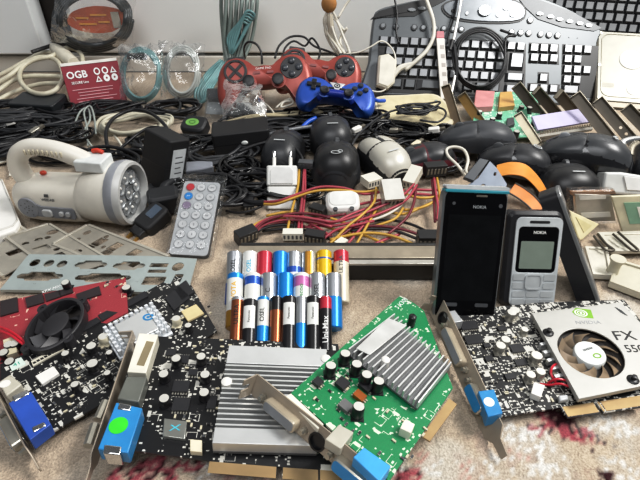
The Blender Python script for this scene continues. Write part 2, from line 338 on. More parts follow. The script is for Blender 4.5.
# ================================================================== graphics cards
PCBK = lambda n, rot, d: mat_pcb(n, '#121214', '#c9c7bf', rot, d)
CAPB = mat('capacitor_sleeve', '#1a191c', .35); CAPT = mat('capacitor_top', '#d6d4cc', .35, .35, .05); CHIP = mat('chip_epoxy', '#262629', .5); LEG = mat('tinned_leads', '#bdb9ae', .35, .6)
CHIPG = mat('grey_chip', '#6c6c6c', .5); SOLD = mat('ceramic', '#c4bca4', .5)
def cap_proto():
    mb = MB(); mb.lathe([(3.3, 0), (4.1, .3), (4.1, 1.4), (3.8, 1.8), (4.0, 2.4), (4.0, 8.6), (3.7, 9.2)], 16, 0); mb.lathe([(3.5, 9.0), (3.5, 9.35), (.2, 9.4)], 16, 1); mb.box((0, 0, .3), (8.6, 8.6, .6), 0)
    return mb
_capme = {}
def cap(root, aff, u, v, r=4.0, h=9.4, body=None):
    key = (round(r, 1), round(h, 1), body.name if body else '')
    if key not in _capme:
        mb = cap_proto(); vv = [x*np.array([r/4, r/4, h/9.4]) for x in mb.v]; mb.v = vv; o = mb.build('capacitor', [body or CAPB, CAPT], root); _capme[key] = o.data
    else:
        o = bpy.data.objects.new('capacitor', _capme[key]); COL.objects.link(o); o.parent = root
    x, y = aff.uv(u, v, h); p = aff.t((x, y, 0)); Mx = Matrix(aff.A.tolist()).to_4x4(); Mx.translation = Vector((p*.001-np.array(root.location))); 
    e = aff.ez; q = Vector((0, 0, 1)).rotation_difference(Vector(e)); o.rotation_euler = q.to_euler(); o.location = Mx.translation; return o
def slab(name, root, aff, px, z0, z1, m, ztop=None, ch=0, bevel=0):
    """a block on the board whose top face has these pixel corners"""
    q = aff.quad(px, z1 if ztop is None else ztop); mb = MB(); mb.prism(q, z0, z1, 0, aff.t, ch=ch); return mb.build(name, m, root, np.array(root.location)*1000, bevel=bevel)
def chip(root, aff, u, v, w, h, z=1.6, ang=0, m=None, legs=True, name='chip'):
    x, y = aff.uv(u, v, z); mb = MB(); t = aff.t @ TR((x, y, 0), rz=ang); mb.box((0, 0, z/2+.2), (w, h, z), 0, t)
    if legs:
        n = max(3, int(w/1.6))
        for i in range(n):
            a = -w/2+w*(i+.5)/n
            for s in (-1, 1): mb.box((a, s*(h/2+.7), .35), (w/n*.5, 1.5, .5), 1, t)
    return mb.build(name, [m or CHIP, LEG], root, np.array(root.location)*1000, flat=True)
def smds(root, aff, box, n, seed, ang=0, z=1.0):
    """little parts soldered in a region: box = local x0,y0,x1,y1"""
    r = random.Random(seed)
    for i in range(n):
        x, y = r.uniform(box[0], box[2]), r.uniform(box[1], box[3]); k = r.random(); d = (2.4, 1.3) if r.random() < .5 else (1.3, 2.4)
        mb = MB(); t = aff.t @ T(None, (x, y, 0)); m = [SOLD, CHIP, GREYD][0 if k < .45 else 1 if k < .8 else 2]
        mb.box((0, 0, .5), (d[0], d[1], z), 0, t)
        for s in (-1, 1):
            c = (s*d[0]/2, 0, .45) if d[0] > d[1] else (0, s*d[1]/2, .45); mb.box(c, (.7, d[1], .9) if d[0] > d[1] else (d[0], .7, .9), 1, t)
        mb.build('resistor' if k < .8 else 'coil', [m, LEG], root, np.array(root.location)*1000, flat=True)
def hexnut(mb, t, s, h, n_out=0, r=2.6, l=5):
    R = np.array([[0, 0, 1], [1, 0, 0], [0, 1, 0]], float)   # local z -> x (outward)
    mb.lathe([(r, 0), (r, l*.5), (r*.7, l*.5), (r*.7, l)], 6, 0, t @ T(R, (0, s, h)))
def bracket(root, top, tip, zlo, zhi, ports, flange=11, out=-1, m=None, lean=0):
    """slot bracket standing on edge: top/tip are world points of its two ends; out=+1 leans to the viewer's left of top->tip"""
    org = np.array(root.location)*1000; a = np.array(top, float); b = np.array(tip, float); L = np.linalg.norm(b-a); e = (b-a)/L
    z = np.array([0, 0, 1.0]); z = z-e*(z @ e); z /= np.linalg.norm(z); n = np.cross(z, e)*out; n, z = n+z*lean, z-n*lean; n /= np.linalg.norm(n); z /= np.linalg.norm(z)
    t = T(np.array([n, e, z]).T, a)      # local: x outward, y along, z up
    P = T(np.array([[0, 0, 1], [1, 0, 0], [0, 1, 0]], float))  # plate plane (along, up) -> (y,z), thickness -> x
    w = zhi-zlo; mb = MB()
    outl = [(0, zlo), (L-17, zlo), (L-11, zlo+w*.26), (L, zlo+w*.30), (L, zlo+w*.62), (L-11, zlo+w*.66), (L-17, zhi), (0, zhi)]
    holes = [rrect(pw, ph, min(pw, ph)*.3, 3, (ps, pz)) for kind, ps, pz, pw, ph in ports if kind in ('dvi', 'vga', 'slot')]+[circ(pw/2, 18, (ps, pz)) for kind, ps, pz, pw, ph in ports if kind == 'din']
    mb.plate(outl, holes, -.5, .5, 0, t @ P)
    # bent tab with a screw notch
    mb.plate([(0, zlo), (flange, zlo+1), (flange, zlo+w*.42), (flange*.45, zlo+w*.45), (flange*.45, zlo+w*.68), (flange, zlo+w*.7), (flange, zhi-1), (0, zhi)], [], -.5, .5, 0, t @ T(np.array([[1, 0, 0], [0, 0, 1], [0, 1, 0]], float)))
    o = mb.build('bracket', m or STEEL, root, org, bevel=.25)
    for kind, ps, pz, pw, ph in ports:
        mb = MB()
        if kind in ('dvi', 'vga'):
            mb.prism(rrect(pw, ph, ph*.28, 3, (ps, pz)), -1, 7, 0, t @ P, ch=.8); mb.prism(rrect(pw-2, ph-2, ph*.25, 3, (ps, pz)), 7, 7.2, 1, t @ P)
            q = mb.build('dvi_port' if kind == 'dvi' else 'vga_port', [mat('port_shell_steel', '#b8ae9c', .35, .35) if kind == 'dvi' else STEEL, GREY if kind == 'dvi' else BLUE], root, org)
            for sgn in (-1, 1):
                mb = MB(); hexnut(mb, t @ T(None, (.5, 0, 0)), ps+sgn*(pw/2+4.2), pz); mb.build('hex_nut', STEEL, root, org, ang=20)
        elif kind == 'din':
            R = np.array([[0, 0, 1], [1, 0, 0], [0, 1, 0]], float)
            mb.lathe([(pw/2, -.4), (pw/2, 1.4), (pw/2-1.1, 1.4), (pw/2-1.1, -.6), (.4, -.7)], 20, 0, t @ T(R, (0, ps, pz))); mb.build('video_socket', BLACK, root, org)
    return o, t
# ------------------------------------------------------------------ black card with silver plate and fan (front, by the phones)
E_ = Aff((489, 418, 8), (640, 396, 8), (443, 311, 8)); rootE = thing('graphics_card', 'black graphics card with silver shroud, round fan and large black lettering', 'graphics card', at(489, 418, 0))
org = np.array(rootE.location)*1000; yawE = math.atan2(E_.ex[1], E_.ex[0])
Wb = 160; Hb = E_.ly
mb = MB(); tl = (0, Hb); q0 = E_.uv(455, 311); q1 = E_.uv(540, 302.5); q2 = E_.uv(624, 299.5)
gl, gm, gr = E_.uv(563, 412)[0], E_.uv(597, 405.5)[0], 150
mb.prism([(0, 0), (gl, 0), (gl+1, -8), (gm-1, -8), (gm-1, 0), (gm+1, 0), (gm+1, -8), (gl+62, -8), (gl+62, 0), (Wb-4, 0), (Wb-4, 4), (q2[0], q2[1]), tuple(q1), tuple(q0)], -1.6, 0, 0, E_.t)
mb.build('circuit_board', PCBK('printed_board_fan_card', -yawE, .95), rootE, org, flat=True)
for a, b in ((gl+1.5, gm-1.5), (gm+1.5, gl+29), (gl+30, gl+61)):
    mb = MB(); mb.box(((a+b)/2, -3.6, .1), (b-a, 7.6, .3), 0, E_.t); mb.box(((a+b)/2, -3.6, -1.7), (b-a, 7.6, .3), 0, E_.t); mb.build('edge_contacts', mat('gold_contact_strip', '#a8906a', .45, .35), rootE, org, flat=True)
ZS = 9
sh = E_.quad([(531.5, 313), (621, 302), (661, 344), (690, 376), (579, 399)], ZS); fc = E_.uv(590.5, 352, ZS); fr_ = 23.5
mb = MB(); mb.plate(sh, [circ(fr_, 40, fc)], ZS-1.2, ZS, 0, E_.t); mb.plate(sh, [inset(sh, 1.4)], ZS-4, ZS-1, 0, E_.t)
mb.build('fan_shroud', mat('brushed_silver_shroud', '#b3b2ad', .42, .45, .05), rootE, org, bevel=.4)
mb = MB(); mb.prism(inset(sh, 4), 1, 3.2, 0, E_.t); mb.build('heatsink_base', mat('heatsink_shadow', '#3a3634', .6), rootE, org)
fan = MB(); fan.lathe([(.2, ZS-.2), (7, ZS-.1), (11, ZS-.8), (11.8, ZS-2), (11.8, 2)], 28, 0, E_.t @ T(None, (fc[0], fc[1], 0)))
fan = fan.build('fan_hub', mat('fan_hub_white', '#d9dbd8', .4), rootE, org)
BLADE = mat('smoky_fan_blade', '#94836e', .4)
for i in range(11):
    a = 2*PI*i/11; mb = MB(); V = []
    for k in range(6):
        r = 11.4+(fr_-1.6-11.4)*k/5; tw = -.09*k
        for s, zz in ((-1, ZS-1.9), (1, ZS-5.6)):
            w_ = (.15+.018*k); V.append((fc[0]+r*math.cos(a+tw+s*w_), fc[1]+r*math.sin(a+tw+s*w_), zz))
    f = [(2*k, 2*k+1, 2*k+3, 2*k+2) for k in range(5)]; n = len(V); V2 = V+[(x, y, z-.7) for x, y, z in V]
    f2 = f+[tuple(n+i for i in reversed(x)) for x in f]+[(0, 1, n+1, n), (n-2, n-1, 2*n-1, 2*n-2)]+[(2*k, 2*k+2, n+2*k+2, n+2*k) for k in range(5)]+[(2*k+1, 2*k+3, n+2*k+3, n+2*k+1) for k in range(5)]
    mb.add(V2, f2, 0, E_.t); mb.build('fan_blade', BLADE, rootE, org, ang=60)
tE = lambda u, v, z, rz=0: E_.t @ TR((*E_.uv(u, v, z), z+.05), rz=rz)
nvg = mat('logo_green', '#76a822', .4)
lg = E_.uv(582, 313, ZS); mb = MB(); mb.prism([(-8, 0), (-4, 5), (8, 5), (8, -5), (-2, -5), (-6, -3)], 0, .12, 0, E_.t @ TR((lg[0], lg[1], ZS), rz=-18)); mb.build('logo_panel', nvg, rootE, org)
mb = MB(); tt = E_.t @ TR((lg[0]-1, lg[1], ZS+.15), rz=-18)
for r0, r1 in ((1.0, 0), (2.4, 1.8), (4.0, 3.2)):
    if r1 == 0: mb.prism(circ(r0, 16), 0, .1, 0, tt)
    else: mb.plate(circ(r0*1.3, 24, ry=r0), [circ(r1*1.3, 24, ry=r1)], 0, .1, 0, tt)
mb.build('eye_emblem', INKW, rootE, org)
rE = -8
txt('NVIDIA', 5.0, GREY, tE(588, 322.5, ZS, rE), rootE, org=org, xs=1.25)
txt('FX', 13, INK, tE(624, 336, ZS, rE), rootE, org=org, bold=.12, xs=1.15)
txt('5500', 10, INK, tE(638, 349, ZS, rE), rootE, org=org, bold=.12)
for i in range(5):
    mb = MB(); x, y = E_.uv(618+i*1.5, 310+i*.7, ZS); mb.box((x, y, ZS+.05), (.7, 9-abs(2-i), .12), 0, E_.t, rz=12); mb.build('shroud_vent', GREYD, rootE, org)
txt('NVIDIA', 2.6, GREYD, tE(588, 349, ZS+.1, 10), rootE, org=org)
mb = MB(); mb.plate(circ(3.2, 20, ry=2.4), [circ(2.2, 20, ry=1.5)], ZS, ZS+.15, 0, E_.t @ T(None, (fc[0]+3, fc[1]-4, 0))); mb.build('hub_emblem', nvg, rootE, org)
for u, v in ((549, 331), (634, 378)):
    x, y = E_.uv(u, v, ZS+2); mb = MB(); mb.lathe([(4.2, 0), (4.2, ZS+.5), (3.4, ZS+1.2), (1.8, ZS+1.4), (1.8, ZS+4), (.3, ZS+4.3)], 14, 0, E_.t @ T(None, (x, y, 0))); mb.build('push_pin', BLACK, rootE, org)
for u, v, r, h in ((515, 309.5, 4.2, 8), (525, 329, 3, 6), (506, 339, 3.8, 8), (501, 345, 4, 8), (537, 355, 4.4, 8), (541, 371, 3.6, 7), (531, 374, 3.6, 7), (512, 312, 4, 8)): cap(rootE, E_, u, v, r, h, mat('silver_can', '#a8a59c', .3, .6))
for u, v, w_, h_ in ((469, 325, 14, 9), (474, 339, 14, 9), (517, 348, 10, 8), (521, 362, 9, 6), (502, 328, 7, 5), (489, 358, 6, 5), (510, 376, 7, 5), (487, 345, 5, 4)): chip(rootE, E_, u, v, w_, h_, 1.4, m=CHIP)
slab('white_connector', rootE, E_, [(534, 382), (545, 385), (541, 397), (531, 393)], 0, 6, WHITE, bevel=.4); slab('coil', rootE, E_, [(558, 395), (568, 394), (569, 399), (560, 401)], 0, 4, SILV, bevel=1)
smds(rootE, E_, (8, 6, 62, 30), 26, 1); smds(rootE, E_, (8, 34, 50, 90), 26, 2)
mb = MB()
for k, pts in enumerate(([(548, 383, 9), (557, 379, 14), (570, 382, 12), (577, 388, 9)], [(540, 384, 8), (550, 385, 10), (562, 384, 13), (579, 391, 10)], [(556, 383, 9), (551, 374, 13), (553, 366, 14), (562, 362, 12)])):
    mb = MB(); mb.tube([at(*p) for p in pts], .9, 7); mb.build('fan_wire', mat('bright_red_wire', '#c22a3c', .35), rootE, org)
for k in range(5):
    u, v = 544+k*3.7, 343+k*8; mb = MB(); x, y = E_.uv(u, v, 6); mb.box((x, y, 3), (6, 2.6, 5), 0, E_.t, rz=6); mb.build('heatsink_fin', ALU, rootE, org)
slab('vga_socket', rootE, E_, [(478, 391), (494, 389), (503, 413), (488, 417)], 0, 11, BLUE, bevel=.6)
x, y = E_.uv(489, 402, 11); mb = MB(); mb.cyl((x, y, 11), 3.6, .2, 18, 0, E_.t); mb.build('round_sticker', INKW, rootE, org)
slab('video_socket_block', rootE, E_, [(444, 312), (455, 310), (463, 321), (451, 323)], 0, 9, SILV, bevel=.5)
topE = at(434, 307, 10); tipE = at(502, 459, 3)
bracket(rootE, topE, tipE, -6, 12, (('din', 16, 4, 11, 11), ('dvi', 46, 4, 34, 8), ('vga', 91, 3, 22, 9)), m=mat('card_bracket_steel', '#a89d8e', .4, .25, .12), lean=.55)
# ------------------------------------------------------------------ black card with broad aluminium heatsink (front centre)
C_ = Aff((108, 464, 19), (278, 467, 10), (152, 336, 21)); rootC = thing('graphics_card', 'black graphics card with wide finned aluminium heatsink and a green dot on its blue socket', 'graphics card', at(108, 464, 0))
org = np.array(rootC.location)*1000; yawC = math.atan2(C_.ex[1], C_.ex[0])
brd = C_.quad([(116, 458), (131, 450.5), (209, 460.5), (209.5, 469.5), (277, 475), (277, 466.5), (282, 467), (282, 475.5), (345, 481), (345, 472), (360, 473), (338, 344), (152, 336)])
mb = MB(); mb.prism(brd, -1.6, 0, 0, C_.t); mb.build('circuit_board', PCBK('printed_board_wide_heatsink', -yawC, .55), rootC, org, flat=True)
for a, b in (((209.5, 461.5), (276.5, 467)), ((283, 467.5), (318, 470)), ((320, 470), (344, 472))):
    (x0, y0), (x1, y1) = C_.uv(*a), C_.uv(*b); mb = MB(); mb.prism([(x0, y0), (x0, y0-7), (x1, y1-7), (x1, y1)], -.1, .2, 0, C_.t); mb.build('edge_contacts', mat('gold_contact_strip', '#a8906a'), rootC, org, flat=True)
def finned(root, aff, quad, z0, z1, n, along, m, lip=(.16, .17), base=2.5, name='heatsink', fw=.33, bm=None):
    """heatsink with n fins; quad = local corners a,b,c,d; fins run from edge a-d to b-c"""
    org = np.array(root.location)*1000; a, b, c, d = [np.array(p) for p in quad]; mb = MB(); mb.prism([a, b, c, d], z0, z0+base, 0, aff.t)
    mb.build(name, bm or m, root, org, bevel=.3)
    lo, hi = lip
    P = lambda s, t: (a*(1-s)+b*s)*(1-t)+(d*(1-s)+c*s)*t
    for k in range(n):
        t = lo+(1-lo-hi)*(k+.5)/n; w = (1-lo-hi)/n*fw; mb = MB(); q = [P(0, t-w/2), P(1, t-w/2), P(1, t+w/2), P(0, t+w/2)]; mb.prism(q, z0+base, z1, 0, aff.t); mb.build('heatsink_fin', m, root, org, flat=True)
    for t0, t1 in ((0, lo), (1-hi, 1)):
        if t1-t0 > .02: mb = MB(); mb.prism([P(0, t0), P(1, t0), P(1, t1), P(0, t1)], z0+base, z1, 0, aff.t); mb.build('heatsink_edge', m, root, org, bevel=.4)
hsq = C_.quad([(229, 345), (327, 349), (318, 446), (212, 443)], 14)
finned(rootC, C_, hsq, 2, 14, 13, 0, mat('heatsink_aluminium', '#d3d4d3', .38, .55, .05), lip=(.21, .14), bm=mat('heatsink_gap_shade', '#6d6e70', .45, .5))  # base coloured darker to put shade between the fins
for u, v in ((226.5, 381), (326, 358)):
    x, y = C_.uv(u, v, 15); mb = MB(); mb.lathe([(3.6, 0), (3.6, 14.6), (2.6, 15.4), (.3, 15.6)], 14, 0, C_.t @ T(None, (x, y, 0))); mb.build('push_pin', WHITE, rootC, org)
dv = [(139, 333), (158, 334.5), (146, 373), (127, 372)]
slab('dvi_socket', rootC, C_, dv, 0, 11, mat('white_socket', '#dedacb', .4), bevel=.5)
q = C_.quad([(146.5, 341), (154, 342), (144, 366), (136.5, 365)], 11.1); mb = MB(); mb.prism(q, 11, 11.25, 0, C_.t); mb.build('socket_pins', mat('pin_field', '#8a7f66', .5), rootC, org)
slab('video_socket_block', rootC, C_, [(126.5, 376), (147, 377), (139, 402), (117, 398.5)], 0, 10, mat('smoky_grey_socket', '#6d6f69', .35), bevel=.8)
slab('vga_socket', rootC, C_, [(116, 402), (142.5, 408), (128, 453), (97.5, 449)], 0, 12, BLUE, bevel=.7)
x, y = C_.uv(118.5, 425.5, 12); mb = MB(); mb.cyl((x, y, 12), 5.6, .25, 22, 0, C_.t); mb.build('round_sticker', mat('green_sticker', '#3bd331', .5), rootC, org)
slab('socket_clip', rootC, C_, [(104, 444), (122, 446), (120, 455), (103, 453.5)], 0, 12.6, CHROME, bevel=.8); slab('socket_clip', rootC, C_, [(119, 402), (132, 405), (130, 411), (117, 409)], 0, 12.5, CHROME, bevel=.8)
for u, v in ((163.5, 373.5), (164, 398), (201, 356), (205, 374), (204, 392), (176, 358)): cap(rootC, C_, u, v, 3.6, 8.6)
for u, v, w_, h_, a in ((181, 386, 11, 9, 0), (181, 404, 11, 10, 0), (183, 359, 8, 7, 0), (171, 352, 7, 6, 0), (212, 402, 6, 10, 0), (193, 372, 6, 5, 0)): chip(rootC, C_, u, v, w_, h_, 1.8, a)
slab('crystal_can', rootC, C_, [(164, 418), (187, 421), (185, 439), (162.5, 436)], 0, 3, mat('crystal_steel', '#9fa09a', .3, .6), bevel=.5)
txt('X', 6, mat('cyan_ink', '#4fb7c9', .5), C_.t @ TR((*C_.uv(175, 428, 3), 3.05), rz=4), rootC, org=org, xs=1.7)
slab('fan_header', rootC, C_, [(190, 439), (202, 440), (202, 452), (190, 451)], 0, 5, CREAM, bevel=.4)
smds(rootC, C_, (32, 14, 62, 98), 34, 5); smds(rootC, C_, (66, 6, 120, 13), 8, 6)
bracket(rootC, at(134, 335, 20), at(84, 486, 16), -8, 5, (), m=mat('card_bracket_steel', '#a39886'), out=-1)
for a, b in (((106, 402), (98, 420)), ((95, 425), (88, 446))):
    mb = MB(); p, q = at(*a, 18), at(*b, 18); mb.tube([p, (p+q)/2+np.array([0, 0, .1]), q], 3.2, 8, sm=1); mb.build('port_shell', STEEL, rootC, org)
# ------------------------------------------------------------------ green card
D_ = Aff((291, 393, 31), (400, 296, 14), (389, 481, 30)); rootD = thing('graphics_card', 'green graphics card with small finned heatsink, resting over the aluminium heatsink', 'graphics card', at(330, 400, 0))
org = np.array(rootD.location)*1000; yawD = math.atan2(D_.ex[1], D_.ex[0])
GRN = mat_pcb('printed_green_board', '#1d6e4a', '#cfd6c4', -yawD, .5, trace='#1c9159')
mb = MB(); mb.prism(D_.quad([(291, 393), (400, 295.5), (414, 303), (424, 311), (453, 388), (420, 437), (389, 481)]), -1.6, 0, 0, D_.t); mb.build('circuit_board', GRN, rootD, org, flat=True)
hq = D_.quad([(345.5, 346), (392, 311), (452, 362), (419, 403)], 9)
finned(rootD, D_, hq, 1.5, 9, 14, 0, mat('heatsink_aluminium', '#d3d4d3'), lip=(.02, .02), base=1.8, fw=.24, bm=mat('heatsink_gap_shade', '#6d6e70', .45, .5))  # same darkened base, shade between fins held in its colour
cov = D_.quad([(356, 348), (388, 317.5), (407, 325), (370, 354.5)], 10); mb = MB(); mb.prism(cov, 8.6, 9.8, 0, D_.t); mb.build('heatsink_cover', mat('brushed_plate', '#cfcfcc', .45, .4), rootD, org, bevel=.3)
for u, v in ((386, 359), (413, 316)):
    x, y = D_.uv(u, v, 10); mb = MB(); mb.lathe([(3.2, 0), (3.2, 9.6), (2.4, 10.4), (.3, 10.7)], 14, 0, D_.t @ T(None, (x, y, 0))); mb.build('push_pin', WHITE if u < 400 else BLACK, rootD, org)
for u, v in ((331, 365), (345.5, 353), (357, 363.5), (379, 380.5), (359, 406), (367, 374)): cap(rootD, D_, u, v, 3.9, 10)
for u, v, w_, h_, m in ((342.5, 382.5, 8, 8, CHIP), (366, 385, 7, 9, CHIP), (360, 395, 6, 8, mat('copper_coil', '#a8632c', .35, .5)), (346, 405, 7, 8, CHIPG), (318, 381, 6, 6, CHIP)): chip(rootD, D_, u, v, w_, h_, 3.0, 0, m)
slab('white_header', rootD, D_, [(405, 419), (415, 424), (411, 433), (400, 428)], 0, 7, mat('white_socket', '#dedacb'), bevel=.4)
slab('vga_socket', rootD, D_, [(353, 457), (364, 447), (391, 466), (380, 482)], 0, 10, mat('light_blue_socket', '#4aa3dc', .4), bevel=.6)
slab('video_socket_block', rootD, D_, [(325, 439), (339, 424), (354, 432), (341, 449)], 0, 8, mat('pale_grey_socket', '#b5b1a4', .4), bevel=.6)
slab('dvi_socket', rootD, D_, [(284, 397), (291, 393), (324, 424), (318, 429)], 0, 6, mat('white_socket', '#dedacb'), bevel=.5)
mb = MB(); mb.prism(D_.quad([(422, 436), (449, 398), (457, 404), (430, 441)]), -1.6, -.2, 0, D_.t); mb.build('edge_contacts', mat('gold_contact_strip', '#a8906a'), rootD, org, flat=True)
txt('2 X300', 6, INKW, D_.t @ TR((*D_.uv(401, 303, 0), .06), rz=-2), rootD, org=org)
smds(rootD, D_, (8, 10, 60, 84), 34, 9)
bracket(rootD, at(253, 388, 30)+np.array([0, 0, 0]), at(397, 507, 28), -5, 11, (('dvi', 29, 1, 27, 8), ('din', 57, 0, 12, 12), ('vga', 85, 0, 25, 9)), flange=12, m=mat('card_bracket_steel', '#a39886'), lean=.5)
# ------------------------------------------------------------------ red card with black fan
B_ = Aff((0, 372, 5), (128, 300, 11), (-2, 298, 13)); rootB = thing('graphics_card', 'red graphics card with round black fan, under the slotted steel plate', 'graphics card', at(40, 330, 0))
org = np.array(rootB.location)*1000; yawB = math.atan2(B_.ex[1], B_.ex[0])
RP = mat_pcb('printed_red_board', '#93303a', '#d9b9a8', -math.radians(18), .28, trace='#a3434a')
mb = MB(); mb.prism(B_.quad([(-30, 398), (128, 312), (125.5, 277.5), (60, 290), (-30, 308)]), -1.6, 0, 0, B_.t); mb.build('circuit_board', RP, rootB, org, flat=True)
for px in ([(25, 298), (42, 293), (44, 302), (27, 307)], [(44, 294), (60, 290), (61, 296), (46, 301)], [(76, 294), (99, 286), (101, 294), (78, 301)], [(0, 301), (17, 297), (18, 311), (0, 316)], [(58, 291), (72, 287.5), (73, 292), (60, 296)]): slab('memory_chip', rootB, B_, px, 0, 1.6, mat('memory_chip_black', '#332b2d', .5))
for px in ([(3, 340), (14, 336), (17, 352), (5, 356)],): slab('coil_block', rootB, B_, px, 0, 7, SOLD)
for u, v in ((65, 282), (8, 344), (14, 343), (9, 361), (3, 352)): cap(rootB, B_, u, v, 3.6, 8.5)
fcx, fcy = B_.uv(55, 323, 12); FK = mat('fan_black', '#2a292c', .5)
tF = B_.t @ T(None, (fcx, fcy, 0)); mb = MB(); mb.loft([[(r*math.cos(2*PI*i/40), r*math.sin(2*PI*i/40), z) for i in range(40)] for r, z in ((23.4, 1), (23.4, 12), (22.6, 12.6), (20.8, 12.6), (20.4, 11.5), (20.4, 1.2))], 0, tF, cap=False, closed=True)
mb.build('fan_frame', FK, rootB, org)
for a in (20, 110, 200, 290):
    mb = MB(); mb.lathe([(4, 1), (4, 12.4), (1.6, 12.4), (1.5, 11.4)], 12, 0, tF @ T(None, (24*math.cos(math.radians(a)), 24*math.sin(math.radians(a)), 0))); mb.build('fan_lug', FK, rootB, org)
mb = MB(); mb.lathe([(.2, 12.2), (9, 12.1), (10.6, 11.4), (10.8, 10.5), (10.8, 3)], 26, 0, tF); mb.build('fan_hub', FK, rootB, org)
for i in range(7):
    a = 2*PI*i/7; V = []
    for k in range(5):
        r = 10.4+9.4*k/4
        for s, zz in ((-1, 11), (1, 5.5)): V.append((r*math.cos(a-.06*k+s*(.28-.01*k)), r*math.sin(a-.06*k+s*(.28-.01*k)), zz))
    n = len(V); f = [(2*k, 2*k+1, 2*k+3, 2*k+2) for k in range(4)]; mb = MB(); mb.add(V+[(x, y, z-.8) for x, y, z in V], f+[tuple(n+i for i in reversed(x)) for x in f]+[(0, 1, n+1, n), (n-2, n-1, 2*n-1, 2*n-2)], 0, tF); mb.build('fan_blade', mat('fan_blade_black', '#38373a', .42), rootB, org, ang=60)
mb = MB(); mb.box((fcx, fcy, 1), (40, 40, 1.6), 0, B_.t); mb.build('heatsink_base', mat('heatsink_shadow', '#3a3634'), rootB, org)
for off in (0, 4):
    mb = MB(); mb.tube([at(0, 327+off, 12), at(10, 331+off, 16), at(20, 338+off, 16), at(31, 348+off*.4, 13)], 1.0, 7); mb.build('fan_wire', mat('bright_red_wire', '#c22a3c'), rootB, org)
smds(rootB, B_, (60, 20, 110, 34), 14, 14); txt('XFX MX4', 4.5, INKW, B_.t @ TR((*B_.uv(52, 289, 0), .06), rz=-12), rootB, org=org); txt('------', 3, INKW, B_.t @ TR((*B_.uv(108, 283, 0), .06), rz=-12), rootB, org=org)
# ------------------------------------------------------------------ black card with white heatsink
A_ = Aff((47, 437, 11), (217, 331, 5), (6, 392, 12)); rootA = thing('graphics_card', 'black graphics card with white finned heatsink, lying over the red card', 'graphics card', at(90, 390, 0))
org = np.array(rootA.location)*1000; yawA = math.atan2(A_.ex[1], A_.ex[0])
mb = MB(); mb.prism(A_.quad([(50, 433), (128, 389), (217, 331), (187, 277.5), (174, 276), (92, 322), (30, 352), (0, 364), (0, 386)]), -1.6, 0, 0, A_.t); mb.build('circuit_board', PCBK('printed_board_white_heatsink', -yawA, .62), rootA, org, flat=True)
slab('vga_socket', rootA, A_, [(8, 403), (31, 391), (51, 424), (30, 440)], 0, 11, mat('royal_blue_socket', '#2f56a6', .4), bevel=.6); slab('socket_clip', rootA, A_, [(11, 396), (27, 389), (30, 393), (14, 402)], 0, 11.5, CHROME, bevel=1); slab('socket_clip', rootA, A_, [(31, 427), (44, 421), (47, 425), (33, 433)], 0, 11.4, CHROME, bevel=1)
slab('silver_socket', rootA, A_, [(-2, 382), (10, 374), (22, 384), (6, 396)], 0, 9, mat('pale_grey_socket', '#b5b1a4'), bevel=1)
x, y = A_.uv(5, 384, 9); mb = MB(); mb.cyl((x, y, 9), 3.4, .3, 18, 0, A_.t); mb.build('socket_cap', WHITE, rootA, org)
slab('header_strip', rootA, A_, [(31, 361), (62, 344.5), (64, 349), (33, 366)], 0, 1.2, mat('header_cream', '#cfcaba', .5))
for i in range(8):
    x, y = A_.uv(34.5+i*3.75, 362.5-i*2, 1.4); mb = MB(); mb.box((x, y, 1.3), (1.9, 1.9, .5), 0, A_.t); mb.build('header_hole', INK, rootA, org, flat=True)
slab('white_chip', rootA, A_, [(35, 376), (53, 366), (59, 373), (42, 384)], 0, 3, WHITE, bevel=.3)
slab('paper_sticker', rootA, A_, [(8, 363), (21, 357), (26, 364), (12, 371)], 0, .4, mat('sticker_paper', '#cfded4', .6)); txt('41', 5, mat('teal_ink', '#2f9a86', .6), A_.t @ TR((*A_.uv(17, 364, .4), .5), rz=-8), rootA, org=org)
for u, v, r in ((91, 345.5, 4), (92, 363, 4.4), (107, 372.5, 2.6), (74.5, 384, 3), (103, 336, 4), (126, 287, 4), (109, 352, 2.6), (176, 318, 3.6), (188, 325, 3), (65, 353, 3)): cap(rootA, A_, u, v, r, 8, None if (u, v) not in ((103, 336), (176, 318)) else mat('cream_can', '#cdc6b0', .4))
slab('memory_chip', rootA, A_, [(80, 326), (97, 317), (101, 321), (84, 331)], 0, 1.6, CHIP); slab('memory_chip', rootA, A_, [(98, 315), (145, 291), (148, 296), (102, 321)], 0, 1.6, CHIP)
for k in range(2): slab('memory_chip', rootA, A_, [(165+k*9, 298-k*9.5), (179+k*7, 286-k*6), (190+k*4, 297-k*5), (174+k*8, 310-k*10)][:4], 0, 1.6, CHIP)
slab('gold_chip', rootA, A_, [(181, 311), (196, 304), (204, 313), (188, 321)], 0, 2, mat('pale_gold_label', '#cdbd94', .45), bevel=.2)
hA = A_.quad([(101, 327), (152, 300), (172, 328), (118, 354)], 9); WH = mat('white_heatsink_paint', '#dcdfe2', .4, .1, .05)
mb = MB(); mb.prism(hA, 1, 3.4, 0, A_.t); mb.build('heatsink', WH, rootA, org, bevel=.3)
hh = [np.array(p) for p in hA]; Ph = lambda s, t: (hh[0]*(1-s)+hh[1]*s)*(1-t)+(hh[3]*(1-s)+hh[2]*s)*t
for i in range(10):
    for j in range(7):
        if 2 <= i <= 7 and 1 <= j <= 5: continue
        p = Ph((i+.5)/10, (j+.5)/7); mb = MB(); mb.box((p[0], p[1], 6), (2.6, 2.2, 7), 0, A_.t); mb.build('heatsink_fin', WH, rootA, org, flat=True)
mb = MB(); mb.prism([Ph(.2, .15), Ph(.8, .15), Ph(.8, .85), Ph(.2, .85)], 3.2, 9, 0, A_.t); mb.build('heatsink_block', mat('heatsink_aluminium', '#d3d4d3'), rootA, org, bevel=.5)
